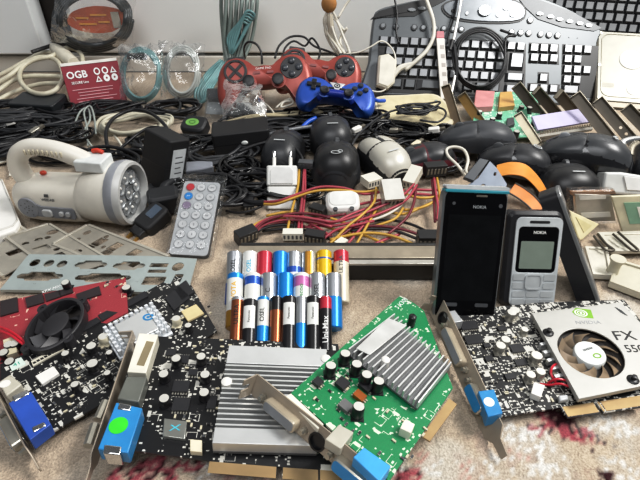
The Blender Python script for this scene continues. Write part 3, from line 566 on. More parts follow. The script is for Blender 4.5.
x, y = A_.uv(150, 314, 9.2); mb = MB(); mb.plate(circ(4.2, 20), [circ(2.6, 20)], 9, 9.2, 0, A_.t @ T(None, (x-3, y-2, 0))); mb.cyl((x-3, y-2, 9), 1.3, .2, 12, 0, A_.t); mb.build('blue_emblem', mat('blue_ink', '#2b7fb0', .5), rootA, org)
smds(rootA, A_, (12, 6, 70, 52), 40, 21); smds(rootA, A_, (70, 4, 110, 20), 8, 22); smds(rootA, A_, (120, 12, 150, 56), 12, 23)
bracket(rootA, at(-3, 389, 13), at(41, 471, 6), -5, 9, (('vga', 42, 2, 26, 9),), m=mat('card_bracket_steel', '#a39886'), lean=-.1)
# ================================================================== batteries, three rows of cells lying heads up on one another
AAr, AAl, A3r, A3l = 7.0, 49, 5.15, 43.5
BM = {'silver': mat('battery_silver', '#b9bcbf', .28, .7, .05), 'blue': mat('battery_blue', '#1e86cc', .3, .3, .05), 'red': mat('battery_red', '#b93344', .3, .2, .05), 'white': mat('battery_white', '#d9d9d4', .35, .1, .05), 'black': mat('battery_black', '#1d1c1f', .28, .1, .05), 'copper': mat('battery_copper', '#9c5a3c', .28, .7, .08), 'yellow': mat('battery_yellow', '#d9b11c', .3, .2, .05), 'gold': mat('battery_gold', '#b98a3a', .3, .6), 'pink': mat('battery_pink', '#b06a9a', .35, .1), 'navy': mat('battery_navy', '#2a57a8', .3, .2), 'cream': mat('battery_cream', '#cfc6b2', .35, .1)}
def battery(label, far, near, r, L, bands, text=None, tcol=None, tsize=6, tpos=.5, nub=True, patch=None):
    """far/near: (u, v, z of the axis); bands from the far head down: (length share, colour)"""
    a = at(*far); b = at(*near); e = (a-b)/np.linalg.norm(a-b); x = np.cross(e, (0, 0, 1)); x /= np.linalg.norm(x); z = np.cross(x, e)
    root = thing('battery', label, 'battery', a-e*L/2, group='loose batteries in three rows')
    root.rotation_euler = Matrix(np.array([x, e, z]).T.tolist()).to_euler()
    Y = T(np.array([[1, 0, 0], [0, 0, 1], [0, -1, 0]], float))   # lathe z -> +y
    mb = MB(); y = L/2; mats = []; n = 22
    prof = [(.3, L/2), (r*.86, L/2), (r, L/2-.8)]
    mb.lathe([(r*.5, L/2-.3), (r*.86, L/2), (r, L/2-.9)], n, 0, Y); mats.append(BM[bands[0][1]])
    top = L/2-.9; tot = L-1.8; yy = top
    for i, (s, c) in enumerate(bands):
        y2 = yy-s*tot; mats.append(BM[c]); k = len(mats)-1
        ring = [[(r*math.cos(2*PI*j/n), r*math.sin(2*PI*j/n), q) for j in range(n)] for q in (yy, y2)]; mb.loft(ring, k, Y, cap=False); yy = y2
    mb.lathe([(r, yy), (r*.9, -L/2), (.3, -L/2)], n, len(mats)-1, Y)
    mb.build('sleeve', mats, root)
    mb = MB(); mb.lathe([(r*.38, L/2-.5), (r*.38, L/2+1.3), (r*.3, L/2+1.6), (.2, L/2+1.6)] if nub else [(r*.8, L/2-.2), (r*.8, L/2+.25), (.3, L/2+.3)], 16, 0, Y); mb.build('terminal', CHROME, root)
    if patch:
        p0, p1, half, pc = patch; V = []; nn = 9
        for yq in (L/2-p0*L, L/2-p1*L):
            for j in range(nn):
                th = half*(j/(nn-1)*2-1)
                V.append(((r+.12)*math.sin(th), yq, (r+.12)*math.cos(th)))
        mb = MB(); mb.add(V, [(j, j+1, nn+j+1, nn+j) for j in range(nn-1)]); mb.build('printed_panel', BM[pc], root)
    if text: txt(text, tsize, tcol or INK, T(np.array([[0, -1, 0], [1, 0, 0], [0, 0, 1]], float) @ np.diag([1, 1, 1]), (0, L/2-tpos*L, 0)), root, wrap=r+.15, bold=.05, ext=.05)
    return root
CY = mat('cyan_print', '#2a9fc0', .5)
# rear row
R3 = [(235, 'silver', [(.62, 'silver'), (.38, 'navy')], 'OSEL', INK, 'silver and navy battery at the outer end of the rear row'), (250.5, 'white', [(.62, 'white'), (.38, 'silver')], 'OSEL', CY, 'white and silver battery with cyan lettering in the rear row'), (265, 'red', [(1, 'red')], None, None, 'all red battery in the rear row'), (280.5, 'blue', [(.14, 'blue'), (.86, 'blue')], None, None, 'blue battery in the rear row, beside the red one'),
      (294.5, 'white', [(.3, 'silver'), (.12, 'navy'), (.58, 'white')], None, None, 'white battery with a navy band in the rear row'), (309, 'cream', [(.5, 'silver'), (.5, 'white')], None, None, 'silver battery with a gold side panel in the rear row'), (324, 'yellow', [(.14, 'yellow'), (.03, 'navy'), (.83, 'yellow')], None, None, 'yellow battery in the rear row'), (341, 'cream', [(.22, 'red'), (.78, 'cream')], 'ULTRA', GREYD, 'cream battery with a red head at the end of the rear row')]
for i, (u, c, bands, s, tc, lab) in enumerate(R3): battery(lab, (u, 253 if i < 6 else 252, 29), (u-1+(i-3)*.4, 300, 7.5), 6.9, AAl, bands, s, tc, 5.5, .3, nub=(i in (3, 6)), patch=(.02, .95, .5, 'gold') if i == 5 else None)
# middle row
R2 = [(235.5, [(.10, 'blue'), (.62, 'white'), (.28, 'gold')], 'VOTA', mat('amber_print', '#d8a22a', .5), 'white and gold battery with a blue head in the middle row'), (253, [(.06, 'white'), (.16, 'navy'), (.78, 'white')], None, None, 'white battery with a navy band at its head, middle row'), (269, [(1, 'silver')], 'C', GREYD, 'plain silver battery in the middle row'), (285.5, [(.14, 'blue'), (.86, 'blue')], None, None, 'blue battery in the middle row'),
      (301.5, [(.06, 'white'), (.2, 'pink'), (.74, 'white')], 'ecoo', mat('green_print', '#4a8a5a', .5), 'white battery with a pink band in the middle row'), (317, [(.8, 'silver'), (.2, 'blue')], 'OSEL', INK, 'silver battery with a blue foot in the middle row'), (333.5, [(.45, 'silver'), (.55, 'blue')], None, None, 'half silver, half blue battery at the end of the middle row')]
for i, (u, bands, s, tc, lab) in enumerate(R2): battery(lab, (u, 275, 25), (u-.5+(i-3)*.3, 325 if i < 6 else 322, 7.2), 7.1, AAl, bands, s, tc, 6, .36, nub=i in (1, 3))
# front row
R1 = [(238, [(.05, 'silver'), (.95, 'copper')], 'ULTRA', INK, 'thin copper battery at the outer end of the front row', A3r), (250.5, [(1, 'black')], None, None, 'black battery with round white print in the front row, near the copper one', 6.4), (263.5, [(.05, 'blue'), (.5, 'white'), (.45, 'blue')], 'OSEL', INK, 'slim white and blue battery with lettering in the front row', A3r), (276.5, [(.25, 'black'), (.75, 'copper')], None, None, 'thin copper battery in the middle of the front row', A3r),
      (289.5, [(1, 'black')], None, None, 'black battery with white print in the middle of the front row', 6.2), (301.5, [(.5, 'silver'), (.5, 'blue')], None, None, 'slim silver and blue battery without lettering in the front row', A3r), (313, [(1, 'black')], None, None, 'black battery with white print beside the red-headed one', 6.2), (325.5, [(.22, 'red'), (.78, 'black')], 'Uni-Max', INKW, 'red-headed black battery with large white lettering, front row', A3r)]
for i, (u, bands, s, tc, lab, r) in enumerate(R1):
    bt = battery(lab, (u, 298 if i not in (1,) else 301, 23), (u-1+(i-4)*.35, 352, r+.2), r, A3l+3, bands, s, tc, 5.5 if s != 'Uni-Max' else 6.5, .35 if s != 'Uni-Max' else .62, nub=False, patch=(.14, .55, .8, 'white') if i in (1, 4, 6) else None)
    if i in (1, 4, 6): txt('Panasonic', 2.3, INK, T(np.eye(3), (0, (A3l+3)*.16, 0)), bt, wrap=r+.3, ext=.04) if False else txt('Panasonic', 2.6, INK, T(np.array([[0, -1, 0], [1, 0, 0], [0, 0, 1]], float), (0, (A3l+3)*.16, 0)), bt, wrap=r+.3, ext=.04)
    
# ------------------------------------------------------------------ rail behind the batteries
ra, rb = at(238, 280, 0), at(452, 280, 0)
root = thing('metal_rail', 'long aluminium rail with a black front, lying behind the batteries', 'rail', (ra+rb)/2); L = rb[0]-ra[0]
mb = MB(); mb.box((0, 0+14, 8.5), (L, 27, 17)); mb.build('rail_housing', mat('rail_black', '#1a1918', .35), root, bevel=.5)
mb = MB(); mb.box((0, 3.5, 18.2), (L+2, 6, 2.4)); mb.build('front_strip', mat('rail_silver', '#c2bfb8', .3, .7), root, bevel=.4)
mb = MB(); mb.box((0, 17, 18.8), (L+2, 19, 3.6)); mb.build('top_plate', mat('rail_cream', '#a39a8b', .35, .55), root, bevel=.6)
mb = MB(); mb.box((0, 28.5, 10.6), (L-2, 4, 21.2)); mb.build('rear_lip', mat('rail_black', '#1a1918'), root, bevel=.5)
# ------------------------------------------------------------------ phones
GLASS = mat('phone_glass', '#060608', .12, var=.3, spec=.22); PSILV = mat('phone_silver', '#bfc3c5', .35, .1)
root = thing('mobile_phone', 'large black touchscreen phone with teal top edge, standing upright', 'phone', (121.3, 286.8, 10.6), (64.5, 2.9, .55))
mb = MB(); mb.prism(rrect(53, 113, 8, 5, (0, 47.5)), -12, -1.2, 0, ch=2); mb.build('body', mat('phone_frame', '#8f9294', .3, .6), root)
mb = MB(); mb.prism(rrect(50, 110, 7, 5, (0, 47)), -1.5, 0, 0, ch=.5); mb.build('glass_front', GLASS, root)
mb = MB(); mb.prism(rrect(52, 2.6, 1.2, 4, (0, 101)), -10, .6); mb.build('teal_edge', mat('teal_trim', '#2f8c9c', .35), root, bevel=.5)
mb = MB(); mb.prism(rrect(51, 2.8, 1.3, 3, (0, 103.8)), -11, .5); mb.build('top_rim', PSILV, root)
mb = MB(); mb.prism(rrect(43, 72, .5, 2, (0, 46)), 0, .12); mb.build('screen', mat('dark_screen', '#0a0b0d', .1, var=.4, spec=.3), root)
txt('NOKIA', 3.4, mat('phone_print', '#9fa3a6', .4), TR((3, 88.5, .1)), root, bold=.04)
mb = MB(); mb.prism(rrect(9, 1.4, .6, 3, (4, 97.5)), 0, .15); mb.build('earpiece', STEELD, root)
mb = MB(); mb.prism(circ(1.3, 14, (-18, 91)), 0, .15); mb.prism(circ(1.6, 14, (20, 90)), 0, .15); mb.build('sensor', GREYD, root)
for i in range(2): mb = MB(); mb.prism(rrect(11, 3, 1, 3, (-13+i*26, 6.5)), 0, .3); mb.build('key', GREYD, root)
root = thing('mobile_phone', 'silver and black keypad phone with small grey screen, leaning between two dark phones', 'phone', (181.6, 302, 3), (64.5, 1, -.5))
def ph_out(w, h, c): return rrect(w, h, 7, 5, c)
mb = MB(); mb.prism(ph_out(48, 84, (-1, 41)), -14, -.6, 0, ch=3); mb.build('body', mat('phone_black_shell', '#222225', .35), root)
mb = MB(); mb.plate(rrect(39.5, 78, 5, 5, (2, 39)), [rrect(34, 40, 3.5, 4, (2, 50))], -2, .6); mb.build('silver_face', PSILV, root, bevel=.4)
mb = MB(); mb.prism(rrect(34, 40, 3.5, 4, (2, 50)), -2, .2); mb.build('window', GLASS, root)
mb = MB(); mb.prism(rrect(28, 24, .8, 2, (2, 45.5)), .2, .35); mb.build('screen', mat('lcd_green_grey', '#7f8a80', .3, var=.06), root)
txt('NOKIA', 3.4, INKW, TR((3, 65, .25)), root, bold=.05)
mb = MB(); mb.prism(rrect(17, 2.2, 1, 3, (2, 74)), .6, .75); mb.build('earpiece', INK, root)
mb = MB(); mb.prism(rrect(13, 12, 3, 4, (1.5, 22)), .6, 1.4); mb.plate(rrect(15, 14, 3.6, 4, (1.5, 22)), [rrect(12, 11, 2.6, 4, (1.5, 22))], .6, 1.8); mb.build('navigation_key', mat('phone_key_silver', '#b3b6b7', .35, .1), root, bevel=.3)
KS = mat('phone_key_silver', '#aaadae')
for sx in (-1, 1):
    for yk in (26, 18.5): mb = MB(); mb.prism(rrect(10, 5.6, 1.2, 3, (2+sx*13.2, yk)), .6, 1.1); mb.build('key', KS, root)
for yk in (11, 4):
    for k in range(3): mb = MB(); mb.prism(rrect(11, 5.4, 1.4, 3, (2+(k-1)*12.2, yk)), .6, 1.1); mb.build('key', KS, root)
# third phone, seen along its edge
a, b = at(592, 303, 6), aty(553, 197, 352); e = (b-a)/np.linalg.norm(b-a); d = np.array([.25, .95, .0]); d = d-e*(d @ e); d /= np.linalg.norm(d); t = np.cross(d, e)
root = thing('mobile_phone', 'dark phone seen along its silver edge, leaning beside the keypad phone', 'phone', a); Ln = np.linalg.norm(b-a)
tt = T(np.array([t, e, d]).T); P = T(np.array([[0, 0, 1], [0, 1, 0], [1, 0, 0]], float))   # (depth, along) outline, thickness -> t
mb = MB(); mb.prism([(p[0]+19, p[1]) for p in rrect(38, Ln+8, 7, 5, (0, Ln/2))], -11, 5, 0, tt @ P, ch=2); mb.build('body', mat('phone_black_shell', '#222225'), root)
mb = MB(); mb.prism([(p[0]+19, p[1]) for p in rrect(39, Ln+9, 8, 5, (0, Ln/2))], 3.4, 6.4, 0, tt @ P, ch=.8); mb.build('edge_trim', mat('phone_edge_trim', '#8f9090', .3, .5), root)
mb = MB(); mb.prism([(p[0]+19, p[1]) for p in rrect(30, 40, 3, 4, (0, Ln*.66))], 6.3, 6.7, 0, tt @ P); mb.build('screen', GLASS, root)
for k in range(3): mb = MB(); mb.box((-1.5, Ln*.93-k*6, 2), (4, 4, 1), 0, tt); mb.build('key', GREYD, root)
# ------------------------------------------------------------------ slotted back plates
IO = mat('io_plate_steel', '#aeb6b4', .42, .35, .06); IO2 = mat('io_plate_raw_steel', '#b3aea3', .4, .5, .12)
def dsub(c, w, h): return [(c[0]-w/2, c[1]), (c[0]-w/2+2, c[1]+h*.25), (c[0]-w*.3, c[1]+h*.3), (c[0]-w*.25, c[1]+h/2), (c[0]+w*.25, c[1]+h/2), (c[0]+w*.3, c[1]+h*.3), (c[0]+w/2-2, c[1]+h*.25), (c[0]+w/2, c[1]), (c[0]+w/2-2, c[1]-h*.25), (c[0]+w*.3, c[1]-h*.3), (c[0]+w*.25, c[1]-h/2), (c[0]-w*.25, c[1]-h/2), (c[0]-w*.3, c[1]-h*.3), (c[0]-w/2+2, c[1]-h*.25)]
S_ = Aff((0, 290, 5), (188, 292, 4), (29, 255, 11)); root = thing('io_shield', 'large pale steel back plate with round and long cutouts, under the graphics cards', 'metal plate', at(95, 275, 0)); org = np.array(root.location)*1000
g = lambda u, v: tuple(S_.uv(u, v, 0))
mb = MB(); mb.plate(S_.quad([(0, 290), (188, 293), (197, 259), (160, 256.5), (29, 254.5)]), [circ(4.6, 18, g(35, 263)), circ(4.6, 18, g(49, 263.6)), circ(4.6, 18, g(62, 264.2)), dsub(g(91, 265), 31, 11), dsub(g(129, 266), 31, 11), dsub(g(40, 276.5), 43, 11), dsub(g(103, 278), 52, 11), rrect(17, 5, .6, 2, g(159, 265.5)), rrect(17, 4, .6, 2, g(157, 271.5)), rrect(20, 10, 1, 2, g(154, 281)), circ(5.4, 20, g(178, 267)), rrect(8, 14, 1, 2, g(177, 280))], -.5, .5, 0, S_.t)
mb.build('plate', IO, root, org)
for a, b in (((0, 290), (188, 293)), ((29, 254.5), (160, 256.5))):
    p, q = g(*a), g(*b); mb = MB(); mb.prism([p, q, (q[0], q[1]+1), (p[0], p[1]+1)], -3, -.4, 0, S_.t); mb.build('rim', IO, root, org)
for k, (u, v) in enumerate(((35, 269), (49, 269.5), (62, 270), (89, 271.5), (128, 272.5), (35, 284), (137, 282))): txt(('LAN', 'USB', 'USB', 'COM', 'LPT', 'VGA', 'MIC')[k] if False else '- -', 2.4, GREYD, S_.t @ TR((*g(u, v), .55)), root, org=org)
def shield(label, px, zs, holes, m):
    A3 = Aff((*px[0], zs[0]), (*px[1], zs[1]), (*px[3], zs[3])); c = np.mean([at(p[0], p[1], 0) for p in px], 0); r = thing('io_shield', label, 'metal plate', c); o = np.array(r.location)*1000
    q = A3.quad(px); mb = MB(); hs = []
    P2 = [np.array(x) for x in q]; ev = lambda s, t: (P2[0]*(1-s)+P2[1]*s)*(1-t)+(P2[3]*(1-s)+P2[2]*s)*t
    for kind, s, t, w, h in holes: p = ev(s, t); hs.append(circ(w/2, 16, p, h/2) if kind == 'c' else rrect(w, h, .8, 2, p))
    mb.plate(q, hs, -.5, .5, 0, A3.t); mb.build('plate', m, r, o)
    for i in (0, 1, 3):
        a, b = P2[i], P2[(i+1) % 4]; n = np.array([-(b-a)[1], (b-a)[0]]); n /= np.linalg.norm(n); n *= 1 if n @ (np.mean(P2, 0)-a) > 0 else -1
        mb = MB(); mb.prism([a-n*2.2, b-n*2.2, b+n*.6, a+n*.6], -4, 1.4, 0, A3.t); mb.build('rim', mat('io_plate_rim', '#c9c4b8', .3, .5), r, o, bevel=.3)
    return r
shield('raw steel back plate with square cutouts, behind the large pale plate by the torch lens', [(54, 244), (88, 225.5), (168, 257), (133, 276)], (10, 16, 5, 4), [('c', .25, .30, 9, 7), ('c', .22, .62, 7, 5), ('r', .42, .38, 13, 9), ('r', .57, .32, 11, 9), ('r', .72, .3, 11, 9), ('r', .5, .7, 20, 8), ('r', .78, .7, 16, 7)] if False else [('c', .75, .10, 8, 6), ('c', .38, .12, 9, 6), ('r', .25, .32, 12, 9), ('r', .62, .32, 13, 9), ('r', .3, .52, 12, 9), ('r', .66, .50, 13, 9), ('c', .85, .3, 6, 5), ('c', .12, .5, 6, 5), ('r', .47, .86, 16, 7), ('c', .5, .42, 5, 4), ('c', .3, .75, 12, 9), ('r', .7, .72, 12, 9)], IO2)
shield('raw steel back plate with a bright rim, under the handle torch', [(8, 237.5), (49, 224.5), (112, 262), (62, 278)], (9, 14, 5, 3), [('c', .85, .17, 12, 8), ('c', .45, .22, 8, 6), ('r', .3, .4, 14, 10), ('r', .7, .42, 12, 9), ('c', .15, .22, 7, 6), ('c', .5, .5, 6, 5), ('r', .5, .8, 16, 8), ('c', .64, .24, 6, 5), ('r', .35, .62, 15, 9), ('c', .75, .65, 9, 7)], IO2)
shield('steel back plate cut by the frame edge, beside the white casing', [(-42, 240), (12, 221.5), (52, 249), (4, 276)], (6, 9, 4, 3), [('c', .8, .3, 10, 8), ('r', .8, .6, 12, 9), ('r', .45, .35, 12, 9), ('r', .5, .7, 14, 9)], IO2)
# white casing at the frame edge
q = [(-40, 172), (2, 178), (20, 222), (15, 229), (-45, 250)]; A3 = Aff((-40, 172, 20), (20, 222, 14), (-45, 250, 14)); root = thing('plastic_casing', 'white plastic casing with rounded rim, cut by the frame edge beside the torch', 'casing', at(-10, 210, 0)); org = np.array(root.location)*1000
qq = A3.quad(q); mb = MB(); mb.prism(qq, -12, 0, 0, A3.t, ch=2); mb.build('shell', WHITE, root, org, bevel=1)
mb = MB(); mb.plate(inset(qq, 4), [inset(qq, 6)], -.2, 1.2, 0, A3.t); mb.build('raised_rim', mat('white_rim', '#cfcdc6', .4), root, org, bevel=.4)
# ------------------------------------------------------------------ torch with carrying handle
TB = mat('torch_cream', '#d6d2c8', .38, var=.04); TG = mat('torch_grey', '#8d8f94', .4)
yawt = 7; Lp = at(134, 193, 36); root = thing('flashlight', 'cream handheld torch with carrying handle and grey lens ring', 'flashlight', (Lp[0], Lp[1], 0), (0, 0, -yawt)); root.scale = (.93, 1, 1)
def sec(x, w, h, zc, k=2.6, n=28): return [(x, w/2*math.copysign(abs(math.cos(2*PI*i/n))**(2/k), math.cos(2*PI*i/n)), zc+h/2*math.copysign(abs(math.sin(2*PI*i/n))**(2/k), math.sin(2*PI*i/n))) for i in range(n)]
mb = MB(); mb.loft([sec(-141, 18, 20, 24), sec(-139, 34, 36, 24), sec(-132, 43, 45, 24, 3), sec(-110, 46, 48, 25, 3.2), sec(-70, 46, 48, 26, 3.2), sec(-58, 46, 49, 27, 3)]); mb.build('body', TB, root, ang=60)
mb = MB(); mb.loft([sec(x, d, d, z, 2) for x, d, z in ((-62, 42, 28), (-58, 50, 29.5), (-50, 57, 32), (-35, 63, 34), (-18, 66.5, 35.5), (-15, 67, 35.5))]); mb.build('head', TB, root, ang=60)
mb = MB(); mb.loft([sec(x, d, d, 35.7, 2) for x, d in ((-17, 67.6), (-14, 69), (-8, 70), (-7, 69.4))]); mb.build('grey_band', TG, root)
mb = MB(); mb.loft([sec(x, d, d, 35.7, 2, 36) for x, d in ((-8, 69), (-2, 68), (0, 66), (.5, 60), (-2, 57), (-7, 55))], cap=False); mb.build('lens_ring', mat('torch_ring', '#b4b4b2', .35), root)
mb = MB(); mb.loft([sec(x, d, d, 35.7, 2, 36) for x, d in ((-7, 56), (-8, 50), (-9, 20))]); mb.build('reflector', mat('reflector', '#c5c9cb', .3, .5), root)
for k in range(9):
    if k == 0: yy, zz = 0, 0
    else: yy, zz = 17.5*math.cos(2*PI*k/8), 17.5*math.sin(2*PI*k/8)
    R = np.array([[0, 0, 1], [1, 0, 0], [0, 1, 0]], float); mb = MB(); mb.lathe([(7.2, 0), (7.4, 1.2), (6.2, .6), (3, -2), (2.4, -2)], 16, 0, T(R, (-6.5, yy, 35.7+zz))); mb.lathe([(1.7, -2), (1.7, .3), (1.1, 1.2), (.2, 1.5)], 12, 1, T(R, (-6.5, yy, 35.7+zz))); mb.build('led_cup', [mat('led_cup_silver', '#d3d6d8', .22, .7), WHITE], root)
mb = MB(); mb.tube([(-126, 0, 40), (-131, 0, 58), (-124, 0, 74), (-106, 0, 83), (-84, 0, 83), (-62, 0, 77), (-46, 0, 70), (-36, 0, 62)], [10, 11, 10, 9, 9, 10, 10, 8], 14, sq=(.95, 1.0)); mb.build('handle', TB, root, ang=60)
for k in range(9): mb = MB(); mb.box((-108+k*5.2, -8.2, 82-abs(k-3)*.3), (2.2, 3.2, 6)); mb.build('grip_rib', mat('torch_rib', '#bdb6a3', .5), root, bevel=.6)
mb = MB(); mb.box((-36, -2, 71), (32, 24, 12)); mb.build('handle_joint', mat('torch_joint', '#cfd2d0', .35), root, bevel=1.5)
mb = MB(); mb.tube([(-40, 7, 79), (-34, 7, 80), (-28, 7, 78)], 2.4, 10); mb.build('red_button', mat('button_red', '#c8452f', .4), root)
mb = MB(); mb.ball((-106, 3, 52), (4, 3, 2.4)); mb.build('red_lamp', mat('button_red', '#c8452f'), root)
SP = T(np.array([[1, 0, 0], [0, 0, -1], [0, 1, 0]], float), (0, -23, 0))
mb = MB(); mb.prism(circ(12, 26, (-117, 24))+[] , 0, 1.6, 0, SP, ch=.5); mb.prism([(-110, 14), (-64, 13), (-62, 16), (-62, 24), (-64, 26.5), (-100, 27), (-108, 30)], -.3, 1.2, 0, SP, ch=.4); mb.build('grey_panel', mat('torch_panel', '#83858a', .5), root)
for x in (-95, -78, -70): mb = MB(); mb.prism(rrect(12 if x == -95 else 6, 9 if x == -95 else 6, 3 if x < -90 else 2.4, 4, (x, 19.5)), 1, 3.4, 0, SP, ch=.8); mb.build('switch', mat('torch_switch', '#b9bab9', .35), root)
for k in range(12):
    a, r_ = k*2.4, 1.2+k*.75; mb = MB(); mb.prism(circ(.8, 8, (-117+r_*math.cos(a), 24+r_*math.sin(a))), 1.6, 1.75, 0, SP); mb.build('speaker_hole', GREYD, root, flat=True)
txt('WEIDASI', 4, GREYD, SP @ TR((-90, 35, .1)), root, bold=.04); mb = MB(); mb.prism([(-93, 38.5), (-88, 38.5), (-87, 42), (-92, 42)], 0, .2, 0, SP); mb.build('emblem', GREYD, root)
# ------------------------------------------------------------------ remote control in a clear sleeve
root = thing('remote_control', 'slim silver remote control with round buttons, red and blue at the top', 'remote control', (-130.4, 370.9, 4.5), (28.2, 1.15, -3.8))
mb = MB(); mb.prism(rrect(40, 86, 4, 5, (0, 43)), -6, -.8); mb.build('back_shell', mat('remote_edge', '#2c2c2e', .4), root, bevel=.5)
mb = MB(); mb.prism(rrect(39, 85, 4, 5, (0, 43)), -.9, 0, ch=.3); mb.build('face', mat('remote_silver', '#b3b5b7', .4, .05, .04), root)
bl = ['', 'CH', 'CH+', '|<<', '>|', '>||', '-', '+', 'EQ', '0', '100', '200', '1', '2', '3', '4', '5', '6', '7', '8', '9']; bl[1] = 'CH'
RB = mat('remote_button', '#c2c3c4', .4); RR = mat('remote_ring', '#8f9294', .4)
for j in range(7):
    for i in range(3):
        k = j*3+i; x, y = -11.5+i*11.5, 78-j*11
        mm = {0: mat('button_red2', '#b8323c', .4), 3: mat('button_blue', '#2287c8', .4), 6: mat('button_mauve', '#8c7f94', .4)}.get(k, RB)
        mb = MB(); mb.prism(circ(4.3, 20, (x, y)), 0, .9, 0, ch=.3); b = mb.build('button', mm, root)
        mb = MB(); mb.plate(circ(4.9, 22, (x, y)), [circ(4.35, 22, (x, y))], 0, .4); q = mb.build('button_ring', RR, root)
        if bl[k]: txt(bl[k], 3.4 if len(bl[k]) < 2 else 2.4, GREYD if k not in (3,) else INKW, TR((x, y, .95)), root)
root = thing('clear_sleeve', 'clear plastic sleeve around the silver remote control', 'sleeve', (-130.4, 370.9, 4.5), (28.2, 1.15, -3.8))
mb = MB(); mb.prism(rrect(46, 96, 2, 3, (1, 45)), -7.5, 2.2); mb.build('film', mat_clear('remote_film', gloss=.05, milky=.02, k=.35), root, bevel=1)
# ================================================================== keyboards
def plane_pts(*pp): return pp
K = Aff((366, 90, 26), (586, 101, 6), (377, 12, 128)); kp = lambda u, v, z=0: K.t((*K.uv(u, v, z), z))
KS1 = mat('keyboard_silver', '#606467', .36, .25, .06, 12); KB1 = mat('keyboard_black', '#141416', .4); KEYM = mat('key_silver', '#95979a', .3, .2, .05); KEYS = mat('key_side', '#242527', .4)
root = thing('computer_keyboard', 'large silver and black multimedia keyboard leaning at the wall', 'keyboard', at(475, 97, 0)); org = np.array(root.location)*1000
outl = spline([(*K.uv(u, v), 0) for u, v in ((366, 92), (369, 60), (373, 20), (379, 9), (400, 3), (430, -3), (465, -9), (515, -9), (550, 0), (580, 14), (601, 29), (598, 42), (594, 70), (589, 104), (520, 101), (440, 97))], 3, True)[:, :2]
mb = MB(); mb.prism(outl, -14, 0, 0, K.t, ch=3); mb.build('keyboard_body', KS1, root, org)
def kslab(name, px, z0, z1, m, par=None, bevel=0, ch=0):
    mb = MB(); mb.prism(K.quad(px, z1), z0, z1, 0, K.t, ch=ch); return mb.build(name, m, par or root, org, bevel=bevel)
for px in ([(379, 36), (508, 41), (506, 97), (376, 92)], [(505, 43), (526, 44), (525, 100), (504, 98)], [(529, 42.5), (559, 44), (559, 64.5), (529, 63)], [(538, 72), (549, 72.5), (549, 84), (560, 84.5), (559, 95), (527, 93), (527.5, 83), (538, 83)], [(562.5, 44), (599, 46), (594, 98), (561, 96)]): kslab('key_well', px, -.2, .6, KB1)
bandl = K.quad([(370, 20), (379, 11), (400, 5), (440, -4), (446, 0), (430, 8), (415, 16), (372, 18)], 1); mb = MB(); mb.prism(bandl, -.3, 1.2, 0, K.t); mb.build('media_panel', KB1, root, org)
mb = MB(); mb.prism(K.quad([(516, -5), (540, 0), (570, 11), (602, 28), (594, 31), (562, 27), (538, 19), (526, 8)], 1), -.3, 1.2, 0, K.t); mb.build('media_panel', mat('panel_charcoal', '#3d4043', .35, .2), root, org)
pod = spline([(*K.uv(u, v, 2), 0) for u, v in ((443, 8), (452, 1), (485, -3), (515, 1), (525, 10), (520, 20), (490, 22), (455, 18))], 3, True)[:, :2]; mb = MB(); mb.prism(pod, -.3, 3, 0, K.t, ch=1.2); mb.build('control_pod', mat('pod_silver', '#6a6e72', .3, .4), root, org)
mb = MB(); mb.plate(inset(pod, -2.2), [inset(pod, -.1)], -.3, 1.4, 0, K.t); mb.build('pod_border', KB1, root, org)
def kbutton(u, v, rx, ry, m, z=0, h=2.2):
    x, y = K.uv(u, v, z+h); mb = MB(); mb.prism(circ(rx, 16, (x, y), ry), z-.3, z+h, 0, K.t, ch=.7); mb.build('media_button', m, root, org)
CHB = mat('button_chrome', '#9b9ea1', .25, .6)
for u, v in ((412, 9.5), (422, 8)): kbutton(u, v, 7, 3.4, CHB, 1)
for u in (383, 396, 414.5, 423.5, 435.5, 444, 453, 461.5): kbutton(u, 26.5+.045*(u-400), 5.6, 5.6, mat('button_dark_ring', '#3b3d40', .3)); kbutton(u, 26+.045*(u-400), 4, 4, CHB, 1.6, 1.4)
for u, v in ((512, 32), (521, 32.5), (529, 33), (541, 34), (549.5, 34.6), (558, 35.2), (530.6, 20)): kbutton(u, v, 5.6, 5.6, mat('button_dark_ring', '#3b3d40')); kbutton(u, v-.4, 4, 4, CHB, 1.6, 1.4)
for u, v in ((569, 37.5), (577.5, 38)): kbutton(u, v, 1.4, 1.4, KB1, 0, .4)
kbutton(485, 10, 11, 10, CHB, 2, 4); kbutton(467, 13, 3.4, 4, CHB, 2); kbutton(454, 10.5, 4.4, 4, KB1, 2); kbutton(506.5, 8, 6, 4.4, CHB, 2); kbutton(513, 14.5, 6, 4.4, CHB, 2); kbutton(498, 15, 3.4, 4, CHB, 2)
for i, (u, v) in enumerate(((540, 13.5), (551, 16.4), (560, 19), (570, 21), (580, 23), (589, 25))): kbutton(u, v, 6, 3.2, CHB, 1)
_km = {}
